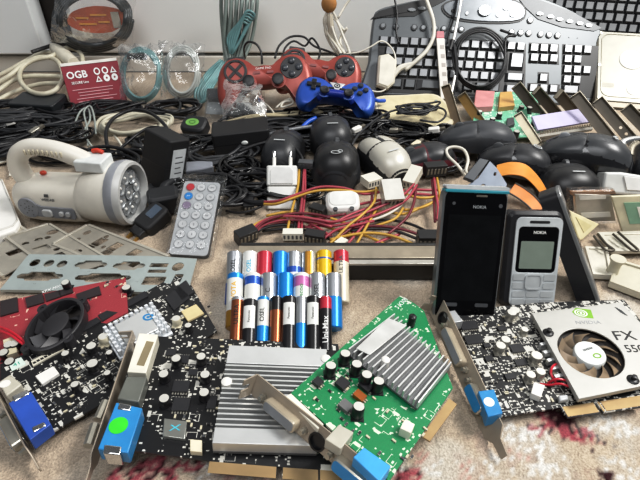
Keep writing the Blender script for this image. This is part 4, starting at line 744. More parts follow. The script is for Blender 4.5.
def key(u, v, w, h, root_=None, aff=None, org_=None, mats=None, z=4.2):
    aff = aff or K; root_ = root_ or root; org_ = org if org_ is None else org_
    x, y = aff.uv(u, v, z); s = 1/.565; kk = (w, h, id(aff))
    if kk not in _km:
        mb = MB(); W, H = w*s, h*s
        mb.loft([[(sx*W/2*f, sy*H/2*f+oy, zz) for sx, sy in ((-1, -1), (1, -1), (1, 1), (-1, 1))] for f, oy, zz in ((1, 0, 0), (.98, 0, 1.2))], 1, T(aff.A), cap=False)
        mb.loft([[(sx*W/2*f, sy*H/2*f+oy, zz) for sx, sy in ((-1, -1), (1, -1), (1, 1), (-1, 1))] for f, oy, zz in ((.98, 0, 1.2), (.74, H*.05, z))], [1]*4+[1, 0], T(aff.A)); o = mb.build('key', mats or [KEYM, KEYS], root_, flat=True); _km[kk] = o.data
    else: o = bpy.data.objects.new('key', _km[kk]); COL.objects.link(o); o.parent = root_
    p = aff.t((x, y, .3)); o.location = [(a-b)*.001 for a, b in zip(p, org_)]; return o
rowv = lambda r, u: 41+10.3*r+.047*(u-400)
for r, (c0, n) in enumerate(((384, 12), (390, 12), (388, 12), (393, 11))):
    for i in range(n):
        u = c0+10.15*i
        if u < 504: key(u, rowv(r, u), 9.0, 8.8)
for u, w in ((384, 9), (396, 12), (410, 11), (438, 40), (468, 10), (481, 11), (494, 11)): key(u, rowv(4.1, u), w, 9.4, mats=[mat('key_charcoal', '#5d6063', .35, .2), KEYS])
for u, v in ((511.5, 46), (521, 46.6)): key(u, v, 8.4, 8.8)
key(517, 61, 14, 17, mats=[KEYM, KEYS]); key(515, 77, 18, 8.4); key(514, 89, 18, 8.4)
for j in range(2):
    for i in range(3): key(534.5+i*9.7, 47.6+j*10+i*.4, 8.6, 8.8)
for u, v in ((543.6, 77.8), (543.6, 88.4), (533.4, 88), (553.6, 88.8)): key(u, v, 8.6, 8.8)
for j in range(4):
    for i in range(3): key(568.6+i*9.6-j*.4, 48.8+j*10.2+i*.4, 8.4, 8.8, mats=None) if i < 2 or j in (0, 2) else None
key(571, 89.6, 17, 8.8)
# second keyboard
z_ = lambda u, v, y: aty(u, v, y)[2]
K2 = Aff((500, 36, z_(500, 36, 905)), (650, 46, z_(650, 46, 885)), (512, -20, z_(512, -20, 945))); root = thing('computer_keyboard', 'dark keyboard with grey keys standing behind the silver one and the hard drive', 'keyboard', at(600, 60, 0)); org = np.array(root.location)*1000
mb = MB(); mb.prism(K2.quad([(512, 33), (680, 45), (690, -40), (515, -40)]), -16, 0, 0, K2.t, ch=2); mb.build('keyboard_body', mat('keyboard_graphite', '#26272a', .4), root, org)
mb = MB(); mb.box((60, -19, -8), (200, 10, 16), 0, K2.t) if False else mb.prism(K2.quad([(512, 36), (680, 49), (680, 44), (512, 31)]), -16, 2, 0, K2.t); mb.build('front_rim', mat('keyboard_graphite', '#26272a'), root, org)
K2K = [mat('key_grey', '#858789', .4, .1), KEYS]
for r in range(4):
    for i in range(13):
        u = 541+i*10.2-r*3.1+(r == 2)*4; v = 23.5-r*10.2+.06*(u-545)
        if 520 < u < 650: key(u, v, 9, 8.8, root, K2, org, K2K)
# ------------------------------------------------------------------ hard drive
root = thing('hard_drive', 'pale hard drive with round spindle cap leaning at the frame edge', 'hard drive', (503.6, 757.1, 6), (37.3, .5, -12.2))
HDW = mat('hdd_cover', '#a19f94', .4, .2, .05)
mb = MB(); mb.prism(rrect(101, 147, 3, 3, (0, 73.5)), -16, -2, 0); mb.build('drive_base', mat('hdd_cast', '#8a8274', .45, .4), root, bevel=.6)
mb = MB(); mb.prism(rrect(98, 136, 6, 4, (0, 78)), -2.2, 0, 0, ch=.8); mb.build('drive_cover', HDW, root)
mb = MB(); mb.plate(rrect(88, 124, 14, 5, (0, 80)), [rrect(85, 121, 13, 5, (0, 80))], 0, .9); mb.build('pressed_edge', mat('hdd_pressed', '#8f8c80', .35, .4), root, bevel=.3)
mb = MB(); mb.lathe([(19, 0), (18.6, 1), (18, 1.2), (.3, 1.2)], 30, 0, T(None, (3, 92, 0))); mb.build('spindle_cap', mat('hdd_cap', '#dddcd6', .4, .0), root)
mb = MB(); mb.lathe([(10, 0), (9.6, .8), (.3, .8)], 24, 0, T(None, (6, 34, 0))); mb.plate(circ(6, 20, (6, 34)), [circ(4.4, 20, (6, 34))], .8, 1.3); mb.build('pivot_cap', mat('hdd_cap', '#e9e8e2'), root)
mb = MB(); mb.prism(rrect(18, 8, 1, 3, (-32, 40)), 0, .2); mb.build('label_patch', mat('hdd_label', '#b9b5a6', .5), root)
for x, y in ((-45, 143), (-45, 14), (-46, 78)): mb = MB(); mb.lathe([(3, 0), (3, .6), (1.4, .6), (1.2, .1)], 12, 0, T(None, (x, y, 0))); mb.build('cover_screw', STEEL, root)
# ------------------------------------------------------------------ things lying on the keyboard
def cable(name, label, cat, pts, r, m, closed=False, n=7, sm=4, group=None):
    mb = MB(); c = np.mean(np.array(pts), 0); mb.tube(pts, r, n, 0, closed, sm=sm); o = mb.build(name, m, None, c, ang=180); return tag(o, label, cat, group)
pts = []
for k in range(3):
    for i in range(14):
        a = 2*PI*i/14+.3; pts.append(kp(480+(27-k*1.6+.8*math.sin(3*a+k))*math.cos(a), 59-(31-k*1.8)*math.sin(a), 9+k*3.2+i*.2))
pts += [kp(506, 38, 15), kp(516, 36, 12), kp(500, 30, 8)]
cable('audio_cable', 'black cable wound in a ring, hanging on the silver keyboard', 'cable', pts, 2.1, BLACKC)
WC = mat('white_cable', '#d2cec2', .4); o = cable('extension_lead', 'white lead with a chunky pale plug hanging over the silver keyboard', 'cable', [kp(421, -14, 14), kp(427, 2, 14), kp(433, 20, 13), kp(433.5, 36, 13), kp(427, 50, 14), kp(417, 60, 14), kp(405, 70, 14)], 3.4, WC); c = np.array(o.location)*1000
mb = MB(); mb.tube([kp(413, 64, 14), kp(400, 68, 14), kp(392, 78, 14)], [3.5, 5, 4], 8); mb.build('cable_boot', WC, o, c)
mb = MB(); mb.prism(K.quad([(379, 55), (389, 53), (397, 60), (395, 82), (388, 88), (377, 84)], 20), 7, 20, 0, K.t, ch=3); mb.build('plug', mat('plug_ivory', '#d6d1c2', .4), o, c)
cable('earphone_cable', 'thin pale cable drooping from the white bundle over the keyboard edge', 'cable', [kp(345, 54, 6), kp(360, 52, 12), kp(372, 46, 16), kp(381, 41, 16), kp(389, 45, 15), kp(395, 55, 15), kp(395, 70, 14), kp(390, 82, 13), kp(383, 91, 16), kp(370, 90, 18), kp(354, 78, 14), kp(347, 62, 10)], 1.3, WC)
root = thing('plastic_ruler', 'narrow white strip with a pink tip standing against the silver keyboard', 'ruler', at(443, 100, 0)); org = np.array(root.location)*1000
mb = MB(); mb.prism(K.quad([(436.5, 38), (444.5, 38), (449, 97), (441, 100)], 16), 12, 16, 0, K.t); mb.build('strip', mat('strip_white', '#dcd8d0', .35), root, org, bevel=.8)
mb = MB(); mb.prism(K.quad([(437, 31), (444, 31), (444.5, 38), (436.5, 38)], 16), 12, 16, 0, K.t); mb.build('tip', mat('tip_pink', '#c07a80', .4), root, org, bevel=.8)
for k in range(6): mb = MB(); u, v = 442+k*.75, 45+k*9; mb.prism(K.quad([(u-2, v), (u+2, v), (u+2.2, v+4), (u-1.8, v+4)], 16.2), 15.8, 16.3, 0, K.t); mb.build('strip_mark', mat('mark_grey', '#a9a29c', .5), root, org)
root = thing('telescopic_antenna', 'slim white rod leaning across the keyboard beside the pink-tipped strip', 'antenna', at(455, 98, 0)); org = np.array(root.location)*1000
mb = MB(); mb.tube([kp(462, -6, 16), kp(458, 18, 16), kp(453, 42, 16)], 2.2, 8, sm=1); mb.build('upper_rod', mat('rod_white', '#d9d8d4', .3, .2), root, org); mb = MB(); mb.tube([kp(453, 40, 16), kp(450, 50, 16)], 3.4, 8, sm=1); mb.build('joint', BLACK, root, org)
mb = MB(); mb.tube([kp(454, 45, 16), kp(457, 70, 18), kp(452, 99, 22)], [3, 3, 2.5], 8); mb.build('black_sleeve', BLACK, root, org); mb = MB(); mb.tube([kp(455, 76, 23), kp(450, 100, 27)], 2, 8, sm=1); mb.build('lower_rod', mat('rod_white', '#d9d8d4'), root, org)
cable('thin_black_lead', 'thin black lead crossing the top row of the silver keyboard', 'cable', [kp(394, -4, 4), kp(397, 14, 5), kp(396, 30, 6), kp(399, 44, 8)], 1.6, BLACKC)
cable('thin_black_lead', 'thin black lead running down the keyboard beside the white rod', 'cable', [kp(458, -6, 6), kp(455, 14, 6), kp(450, 30, 7), kp(447, 44, 8)], 1.6, BLACKC)
# ------------------------------------------------------------------ pale bundle with a brown tip
yb = 880; b = lambda u, v, y=yb: aty(u, v, y)
o = cable('headset_cable', 'bundle of pale headset cable with a brown foam tip, hanging at the wall', 'cable', [b(329, 14), b(325, 30), b(333, 48), b(344, 58, 850), b(352, 66, 840), b(362, 80, 820), b(366, 86, 815), b(357, 74, 830), b(348, 58, 845), b(338, 44, 865), b(331, 22), b(336, 20), b(343, 36, 870), b(350, 56, 850), b(340, 62, 840), b(336, 74, 820), b(340, 82, 810), b(344, 68, 830), b(340, 52, 850), b(328, 34), b(324, 20), b(331, 10), b(339, 24), b(344, 30), b(347, 28), b(340, 40), b(346, 56, 850), b(356, 70, 830), b(364, 84, 815)], 2.3, WC); c = np.array(o.location)*1000
mb = MB(); mb.tube([b(330, 14), b(330, 22), b(333, 36), b(342, 54, 855)], [5, 6, 6, 4], 9); mb.build('cable_braid', mat('braid_ivory', '#cdc6b6', .5), o, c)
mb = MB(); mb.ball(b(329, 4), (13, 9, 14)); mb.build('foam_tip', mat('brown_foam', '#a87a45', .7, bump=.4), o, c)
cable('headset_cable', 'pale cable arching up the wall beside the brown tip', 'cable', [b(338, 18), b(345, 6, 890), b(354, -6, 895)], 2.0, WC)
# ------------------------------------------------------------------ bundle of grey-green network cable
pts = []; yb = 905
for k in range(7):
    t = k/6; u0 = 221+k*5.2; pts += [b(226+k*1.8, 66, 880-k*3), b(223+k*4, 36, yb-k*4), b(u0, 6, yb-k*4), b(u0+2, -14, yb+6), b(u0+5, 2, yb-10), b(224+k*4.6, 40, yb-16), b(228+k*2.3, 62, 872)]
cable('network_cable', 'tall bundle of grey network cable standing against the wall', 'cable', pts, 3.3, mat('network_grey', '#848f8a', .3), sm=5)
pts = []
for k in range(5):
    d = k*2.6; pts += [b(252-d*.4, 20+k, 880), b(254-d*.6, 14+d, 878), b(246-d*.5, 12+d, 876), b(238-d, 34+d*.4, 870), b(232, 54, 860)]
cable('network_cable', 'teal network cable looped over the side of the tall grey bundle', 'cable', pts, 2.5, TEAL)
pts = []
for k in range(5): d = k*2.6; pts += [b(221+d*.6, 60+d*.5, 850), b(206+d*.6, 74+d*.4, 830), b(196+d, 90, 800), b(196+d, 101-k*.5, 785), b(203+d*.6, 102-k, 780), b(201+d*.9, 92, 795), b(212+d*.5, 76+d*.3, 825)]
cable('network_cable', 'teal network cable folded in a flat hank below the tall bundle', 'cable', pts, 2.4, TEAL)
# ------------------------------------------------------------------ bag with a wound cable at the wall
yb = 915; pts = []
for k in range(4):
    for i in range(16):
        a = 2*PI*i/16; pts.append(b(93+(39-k*2.2)*math.cos(a), 20+(31-k*2)*math.sin(a), yb-k*5-6*(i % 2 == 0)))
cable('wound_cable', 'thick grey cable wound in an oval inside the clear bag at the wall', 'cable', pts, 4.2, mat('slate_cable', '#3c3f41', .35))
root = thing('label_card', 'orange printed card framed by the wound grey cable in the bag', 'card', b(92, 21, yb-14)); org = np.array(root.location)*1000
CQ = spline([b(68, 24, yb-12), b(72, 12, yb-12), b(95, 6, yb-12), b(120, 10, yb-12), b(125, 20, yb-12), b(112, 32, yb-12), b(85, 32, yb-12)], 3, True)
mb = MB(); n = len(CQ); mb.add(np.vstack([CQ, CQ+np.array([0, 1.5, 0])]), [tuple(range(n)), tuple(range(2*n-1, n-1, -1))]+[(i, (i+1) % n, n+(i+1) % n, n+i) for i in range(n)]); mb.build('card_sheet', mat('orange_card', '#c76a4c', .5, var=.2, scale=25), root, org)
for k, (u, v, w_) in enumerate(((82, 18, 16), (98, 15, 20), (88, 24, 22), (104, 22, 14))): mb = MB(); p = b(u, v, yb-13.2); mb.box(p, (w_*1.4, .5, 3)); mb.build('printed_line', mat('card_yellow', '#e0a24e', .5), root, org)
mb = MB(); p = b(116, 20, yb-15); mb.box(p, (14, 3, 26)); mb.build('grey_flap', mat('flap_grey', '#b3aea2', .5), root, org, bevel=1)
def bag(label, px, ydep, bulge=8, seed=1, m=None):
    """crumpled clear film hanging on a plane of depth ydep(u, v)"""
    r = random.Random(seed); nu, nv = 18, 14; V = []; (u0, v0), (u1, v1), (u2, v2), (u3, v3) = px
    for j in range(nv+1):
        for i in range(nu+1):
            s, t = i/nu, j/nv; u = (u0*(1-s)+u1*s)*(1-t)+(u3*(1-s)+u2*s)*t; v = (v0*(1-s)+v1*s)*(1-t)+(v3*(1-s)+v2*s)*t
            e = min(s, 1-s, t, 1-t); n1 = noise.noise((u*.09, v*.09, seed)); n2 = noise.noise((u*.3, v*.3, seed+5))
            if e == 0: u += n1*4; v += n2*4
            V.append(aty(u, v, ydep(u, v)-bulge*min(1, e*5)+n1*7*min(1, e*8)+n2*3))
    f = [(j*(nu+1)+i, j*(nu+1)+i+1, (j+1)*(nu+1)+i+1, (j+1)*(nu+1)+i) for j in range(nv) for i in range(nu)]
    mb = MB(); mb.add(V, f); o = mb.build('plastic_bag', m or CLEAR, None, np.mean(V, 0), ang=180); return tag(o, label, 'bag')
bag('clear plastic bag around the wound grey cable, propped at the wall', [(56, -10), (136, -12), (133, 46), (50, 42)], lambda u, v: yb-14, 14, 3)
# ------------------------------------------------------------------ red carton
root = thing('carton', 'small red carton with a white top and white printed symbols', 'box', (-359.4, 762.3, 1.5), (65.7, -.3, 22.8)); root.scale = (1.02, 1.18, 1); RC = mat('carton_red', '#8e2836', .5, var=.06); CW = mat('carton_white', '#dedbd4', .5)
mb = MB(); mb.box((0, 32, -19), (84, 64, 37)); mb.build('carton_body', RC, root, bevel=.6)
mb = MB(); mb.box((0, 64.2, -19), (83, 1.2, 36)); mb.box((0, 62.5, .2), (83, 3.4, .5)); mb.build('white_top', CW, root)
txt('OGB', 13, INKW, TR((-22, 48, .4)), root, bold=.35, xs=1.1); txt('SECURE Line', 4.6, INKW, TR((-20, 38, .4)), root, bold=.1)
for k in range(6): mb = MB(); mb.box((-4+(k % 2)*3, 29-k*4, .3), (60-(k % 3)*8, 1.0, .2)); mb.build('printed_line', mat('carton_print', '#d3a0a6', .5), root)
for k, (x, y) in enumerate(((8, 50), (20, 50), (32, 50), (8, 40), (20, 40), (32, 40))):
    mb = MB()
    if k in (2, 3): mb.plate([(x-5, y-4), (x+5, y-4), (x, y+4.5)], [[(x-2.4, y-2.4), (x+2.4, y-2.4), (x, y+1.6)]], .2, .5)
    else: mb.plate(circ(4.8, 20, (x, y)), [circ(1.4 if k > 3 else 3, 14, (x, y))], .2, .5)
    mb.build('printed_symbol', INKW, root)
# ------------------------------------------------------------------ bagged coils right of the carton
pts = []
for k in range(3):
    for i in range(14): a = 2*PI*i/14; pts.append(b(141+(20-k*1.6)*math.cos(a), 75+(27-k*2)*math.sin(a), 800+18*math.sin(a)*-1-k*3))
cable('patch_cable', 'teal patch cable wound in a ring in the clear bag beside the red carton', 'cable', pts, 2.5, TEAL)
mb = MB(); mb.tube([b(128, 56, 800), b(146, 57, 795)], 5, 8, sm=1); tag(mb.build('cable_plug', BLACK, None, b(138, 57, 798)), 'black plug at the top of the bagged teal ring', 'plug')
bag('clear plastic bag holding the teal ring of cable beside the red carton', [(119, 44), (163, 44), (166, 106), (120, 104)], lambda u, v: 785-(v-75)*.6, 12, 11, mat_clear('milky_bag', milky=.05, k=.45))
pts = []
for k in range(3):
    for i in range(14): a = 2*PI*i/14; pts.append(b(182+(18-k*2)*math.cos(a), 72+(26-k*2.4)*math.sin(a), 815-18*math.sin(a)-k*3))
cable('patch_cable', 'pale grey cable wound in a ring in the second clear bag', 'cable', pts, 2.4, mat('pale_grey_cable', '#b7bab6', .35))
bag('clear plastic bag holding the pale grey ring of cable, beside the teal hank', [(160, 40), (204, 44), (206, 104), (163, 106)], lambda u, v: 800-(v-75)*.6, 12, 17, mat_clear('milky_bag'))
# ------------------------------------------------------------------ beige power lead over the carton
w3 = lambda *p: [at(*q) for q in p]
BP = mat('beige_power_lead', '#ccc7b4', .42); o = cable('power_lead', 'thick beige power lead wound in loops beside the red carton', 'cable', w3((-14, 100, 10), (2, 88, 20), (14, 80, 28), (30, 76, 34), (52, 76, 34), (70, 76, 36), (82, 66, 44), (80, 52, 52), (66, 48, 56), (52, 56, 54), (34, 60, 50), (22, 68, 42), (20, 80, 36), (30, 91, 30), (44, 94, 30), (58, 88, 34), (63, 74, 42), (56, 60, 50), (40, 57, 52), (24, 64, 46), (12, 74, 38), (-4, 84, 26), (-16, 90, 18)), 4.0, BP); c = np.array(o.location)*1000
mb = MB(); mb.tube(w3((-16, 82, 14), (6, 72, 28), (24, 62, 40), (46, 52, 50), (66, 58, 46), (78, 70, 38), (66, 82, 30), (40, 84, 24), (14, 92, 14), (-16, 108, 6)), 3.8, 8); mb.build('cable_loop', BP, o, c, ang=180)
pa, pb_ = at(52, 46, 58), at(74, 64, 46); e = pb_-pa; mb = MB(); mb.tube([pa, pa+e*.3, pa+e*.6, pb_], [6, 12, 13, 11], 10); mb.build('plug', mat('plug_ivory', '#d6d1c2'), o, c)
for s in (-1, 1): mb = MB(); q = at(71+s*2, 44+s*3, 58); mb.tube([q, q+np.array([5+s*2, -6, 14])], 2.0, 8, sm=1); mb.build('plug_pin', CHROME, o, c)
mb = MB(); mb.tube([at(32, 52, 58), at(50, 46, 60)], 3.4, 8, sm=1); mb.build('cord_sleeve', BLACK, o, c)
# ------------------------------------------------------------------ game controllers
def gamepad(label, loc, rot, W, body, dark, kind):
    root = thing('game_controller', label, 'game controller', loc, rot); h = W/2
    half = [(0, .28), (.2, .27), (.36, .40), (.58, .48), (.80, .42), (.95, .2), (1.0, -.08), (.99, -.36), (.90, -.56), (.76, -.58), (.64, -.40), (.50, -.22), (.30, -.16), (0, -.17)]
    full = [(x*h, y*h) for x, y in half]+[(-x*h, y*h) for x, y in half[-2:0:-1]]; sp = spline([(x, y, 0) for x, y in full], 3, True)[:, :2]
    cx = np.array([0, .02*h]); rings = []
    for z, s in ((-15, .80), (-12, .92), (-5, .985), (1, 1.0), (6, .975), (9.5, .92), (11, .84)): rings.append(np.c_[(sp-cx)*s+cx, np.full(len(sp), z)])
    mb = MB(); mb.loft(rings); mb.build('shell', body, root, ang=60)
    q = h*.58; D = mat('pad_black', '#1f1f22', .4)
    if kind == 'red':
        mb = MB(); mb.plate(circ(q*.42, 26, (-q, .16*h)), [circ(q*.33, 26, (-q, .16*h))], 10, 12.6); mb.build('direction_ring', D, root, bevel=.5)
        mb = MB(); mb.prism(circ(q*.33, 26, (-q, .16*h)), 10, 11.6); mb.build('direction_pad', body, root)
        for a in (45, 135): mb = MB(); mb.box((-q, .16*h, 12), (q*.62, q*.11, 1.4), rz=a); mb.build('direction_bar', D, root, bevel=.3)
        mb = MB(); mb.prism(circ(q*.40, 26, (q, .16*h)), 10, 12, ch=.6); mb.build('button_plate', D, root)
    else:
        for d in ((q*.6, q*.2), (q*.2, q*.6)): mb = MB(); mb.box((-q, .14*h, 12.5), (d[0], d[1], 4)); mb.build('direction_pad', D, root, bevel=.6)
        mb = MB(); mb.prism([(-.2*h, .30*h), (.2*h, .30*h), (0, -.02*h)], 10, 11.6); mb.build('centre_badge', mat('badge_silver', '#cfd0d0', .3, .3), root, bevel=.5)
        mb = MB(); mb.plate(circ(4.5, 18, (0, .2*h)), [circ(3.2, 18, (0, .2*h))], 11.6, 12.2); mb.prism(circ(1.4, 12, (0, .2*h)), 11.6, 12.2); mb.build('badge_emblem', D, root)
        mb = MB(); mb.tube([(-.46*h, -.2*h, 4), (-.28*h, -.1*h, 10), (0, -.07*h, 11), (.28*h, -.1*h, 10), (.46*h, -.2*h, 4)], 7, 10, sq=(1, .8)); mb.build('lower_bridge', dark, root)
    for k in range(4):
        a = k*PI/2; mb = MB(); mb.lathe([(q*.12, 10), (q*.12, 14), (q*.09, 15), (.2, 15.2)], 14, 0, T(None, (q+q*.24*math.cos(a), .16*h+q*.24*math.sin(a), 0))); mb.build('button', mat('pad_button', '#3d4046', .3), root)
    for s in (-1, 1):
        mb = MB(); x, y = s*.30*h, -.10*h; mb.lathe([(q*.27, 9), (q*.26, 12), (q*.2, 12.5)], 20, 0, T(None, (x, y, 0))); o = mb.build('stick_ring', body, root)
        mb = MB(); mb.lathe([(q*.1, 11), (q*.1, 17), (q*.2, 18), (q*.21, 20.5), (q*.16, 21.5), (.2, 20.5)], 20, 0, T(None, (x, y, 0))); mb.build('thumb_stick', D, root)
    for x in (-.14, .14): mb = MB(); mb.prism(rrect(.14*h, .05*h, 1, 3, (x*h, .1*h)), 10, 12.4); mb.build('menu_button', mat('pad_grey', '#8a4a48', .4) if kind == 'red' else D, root)
    for s in (-1, 1): mb = MB(); mb.prism(rrect(.36*h, .1*h, 2, 3, (s*q, .46*h)), -8, 4); mb.build('shoulder_button', D, root, bevel=.8)
    return root
RG = mat('pad_red', '#97483f', .38, .15, .06); BG = mat('pad_blue', '#2c55a8', .35, .15, .06); BGD = mat('pad_deep_blue', '#16318f', .35, .1)
g1 = gamepad('red game controller facing forward, nearer of the two red ones', aty(265, 80, 740), (50, -4, 0), 148, RG, RG, 'red'); txt('GAME PAD', 5, INKW, TR((0, 14, 11.2)), g1)
g2 = gamepad('red game controller half hidden behind the nearer red one and the blue one', aty(319, 73, 785), (52, 6, -6), 140, RG, RG, 'red')
g3 = gamepad('small translucent blue game controller with a silver badge', aty(336, 96, 700), (36, 6, -4), 118, BG, BGD, 'blue'); g3.scale = (1, .82, 1)
cable('controller_lead', 'black lead looping up from the nearer red controller', 'cable', [aty(262, 64, 742), aty(261, 52, 750), aty(256, 44, 755), aty(248, 42, 760), aty(244, 48, 770), aty(245, 58, 790)], 1.7, BLACKC)
cable('controller_lead', 'black lead arching over the red controllers by the wall', 'cable', [aty(275, 58, 800), aty(279, 46, 830), aty(290, 37, 850), aty(304, 37, 850), aty(314, 46, 840), aty(330, 52, 830), aty(344, 60, 800)], 1.8, BLACKC)
cable('controller_lead', 'second black lead arching above the half hidden red controller', 'cable', [aty(282, 60, 800), aty(285, 48, 840), aty(294, 41, 850), aty(305, 46, 850), aty(312, 38, 850), aty(320, 50, 830), aty(318, 60, 800)], 1.7, BLACKC)
# ================================================================== computer mice
def mouse(label, loc, rot, L=104, W=58, Hh=36, body=None, top=None, wheel=None, mark=None, split=True):
    """local +y points to the buttons; dome with separate button leaves, palm cover and wheel"""
    root = thing('computer_mouse', label, 'computer mouse', loc, rot)
    def hw(t): return W/2*(max(0, 1-abs(t)**2.4))**(1/2.2)*(1-.09*math.exp(-((t-.1)/.4)**2))
    def ht(t): return Hh*(max(0, 1-abs((t+.22)/1.23)**2.1))**(1/1.9) if t > -.22 else Hh*(max(0, 1-abs((t+.22)/.785)**2.2))**(1/2.1)
    def P(t, s, off=0):
        w, h = hw(t)+off, ht(t)+off; a = PI*s; return (-w*math.copysign(abs(math.cos(a))**.88, math.cos(a)), t*L/2, h*abs(math.sin(a))**.8)
    mb = MB(); ts = [-.999, -.98, -.94, -.86, -.72, -.5, -.25, 0, .25, .5, .7, .84, .93, .975, .999]; ss = [i/18 for i in range(19)]
    mb.loft([[P(t, s) for s in ss] for t in ts]); mb.build('lower_shell', body or BLACK, root, ang=70)
    def patch(name, t0, t1, s0, s1, m, off=.7):
        nt_, ns = 10, 10; V = []
        for j in range(nt_+1):
            for i in range(ns+1):
                t = t0+(t1-t0)*j/nt_; s = s0+(s1-s0)*i/ns; V.append(P(t, s, off if 0 < i < ns and 0 < j < nt_ else -.2))
        f = [(j*(ns+1)+i, j*(ns+1)+i+1, (j+1)*(ns+1)+i+1, (j+1)*(ns+1)+i) for j in range(nt_) for i in range(ns)]
        mb = MB(); mb.add(V, f); return mb.build(name, m, root, ang=75)
    tm = top or BLACK
    patch('palm_cover', -.9, .08, .17, .83, tm)
    if split: patch('mouse_button', .11, .9, .17, .475, tm); patch('mouse_button', .11, .9, .525, .83, tm)
    R = np.array([[0, 0, 1], [1, 0, 0], [0, 1, 0]], float); p = P(.5, .5)
    mb = MB(); mb.lathe([(5, -3), (7, -2), (7, 2), (5, 3)], 16, 0, T(R, (0, p[1], p[2]-3))); mb.build('scroll_wheel', wheel or GREYD, root)
    if mark:
        p = P(-.45, .5, 1.5); n = Rm(13, 0, 0); tt = T(n, (p[0], p[1], p[2]+.3)); mb = MB()
        if mark == 'ring': mb.plate(circ(5.5, 20), [circ(4.2, 20)], 0, .5, 0, tt); mb.box((0, 0, .2), (1.2, 6, .5), 0, tt, rz=-20)
        elif mark == 'bar': mb.box((0, 2, .1), (14, 1.4, .5), 0, tt)
        elif mark == 'blocks':
            for k in range(3): mb.box((-4+k*4, (k % 2)*2, .2), (3, 5, .6), 0, tt, rz=20)
        elif mark == 'arcs': mb.plate(circ(6, 20, ry=2.6), [circ(5, 20, ry=1.8)], 0, .5, 0, tt); mb.plate(circ(3, 16, (5, 2), 2.6), [circ(2.2, 16, (5, 2), 1.9)], 0, .5, 0, tt)
        mb.build('printed_mark', mat('mouse_mark', '#b9bcbd', .4), root)
    return root
MG = mat('mouse_charcoal', '#2c2d30', .38); MS = mat('mouse_silver', '#bdbab0', .35, .1, .04)
mouse('silver-topped mouse with a dark wheel, beside two black mice', at(383, 166, 8), (8, -4, 24), 96, 58, 36, BLACK, MS, BLACK, 'bar')
mouse('black mouse with its rear raised, behind another black mouse beside the silver one', at(331, 143, 12), (5, 0, 4), 84, 64, 38, BLACK, MG, None, 'bar')
mouse('black mouse with an oval emblem, in front of another black mouse', at(336, 172, 7), (6, 0, -4), 82, 66, 40, MG, BLACK, None, 'arcs')
mouse('large glossy black mouse with white blocks on its back, under the metal channels', at(580, 167, 8), (2, 6, 66), 116, 66, 44, mat('mouse_gloss_black', '#141417', .2, coat=.5), mat('mouse_graphite', '#3f4144', .3), GREY, 'blocks')
mouse('black mouse seen from behind, in front of the large glossy mouse', at(564, 192, 1), (2, 0, -2), 74, 74, 36, MG, BLACK, None, 'bar')
mouse('charcoal mouse behind the grey ribbon connector, nearest the green circuit board', at(476, 146, 14), (0, 4, 82), 104, 60, 34, MG, mat('mouse_grey_black', '#414347', .45), None, None)
mouse('black mouse with a white ring emblem, beside the orange ribbon cable', at(512, 170, 10), (2, 6, 70), 92, 56, 34, mat('mouse_gloss_black', '#141417'), MG, None, 'ring')
mouse('dark mouse with a red side stripe, behind the white cable loop', at(424, 166, 6), (0, 0, 100), 84, 52, 30, mat('mouse_wine', '#5a1f27', .4), MG, None, None)
mouse('black mouse lying behind the white charger prongs', at(284, 158, 8), (4, 0, -8), 92, 58, 36, BLACK, MG, None, 'bar')
mouse('dark mouse at the frame edge beside the metal channels', at(652, 168, 10), (0, 0, 150), 92, 56, 34, MG, mat('mouse_grey_black', '#414347'), None, None)
# ================================================================== power bricks and plugs
def brick(label, loc, rot, d, labelside=None, m=None, led=False):
    root = thing('power_adapter', label, 'power adapter', loc, rot); w, dd, h = d
    mb = MB(); mb.prism(rrect(w, dd, 4, 4), 0, h, 0, ch=1.5); mb.build('housing', m or BLACKM, root, bevel=.6)
    mb = MB(); mb.prism(rrect(w+.4, dd+.4, 4.2, 4), h*.47, h*.47+1); mb.build('seam', BLACK, root)
    if labelside == 'x':
        mb = MB(); mb.box((w/2+.15, 0, h*.5), (.3, dd*.62, h*.66)); mb.build('rating_label', mat('label_paper', '#c9cdcf', .5), root)
        for k in range(5): mb = MB(); mb.box((w/2+.35, (k % 2)*1.5, h*.28+k*h*.1), (.1, dd*.4-(k % 3)*2, 1.3)); mb.build('printed_line', GREYD, root)
    if led: mb = MB(); mb.ball((0+w*.05, -dd/2, h*.5), (4.5, 1.2, 3)); mb.build('oval_badge', mat('badge_white', '#d4d6d3', .3), root)
    R = np.array([[0, 0, 1], [1, 0, 0], [0, 1, 0]], float); mb = MB(); mb.lathe([(4.5, 0), (4, 6), (3, 12), (2.2, 16)], 12, 0, T(-R if False else np.array([[0, 0, -1], [1, 0, 0], [0, 1, 0]], float), (-w/2, 0, h*.5))); mb.build('strain_relief', SOFT, root)
    return root
brick('black power adapter standing tilted with a white rating label, between torch and remote', at(161, 185, 3), (-16, 8, -34), (44, 32, 66), 'x')
brick('black box-shaped power adapter with a pale oval badge, lying behind the white charger', at(243, 146, 8), (0, -3, 9), (76, 46, 30), None, None, True)
brick('flat dark adapter under the beige power lead', at(42, 110, 6), (6, 0, -8), (76, 44, 20), None, mat('adapter_slate', '#25282b', .35))
root = thing('power_adapter', 'dark rounded adapter with a green oval sticker', 'power adapter', at(197, 131, 10), (22, 0, -14)); root.scale = (.72, .72, .8); mb = MB(); mb.prism(rrect(52, 42, 14, 5), 0, 22, 0, ch=4); mb.build('housing', SOFT, root, bevel=1)
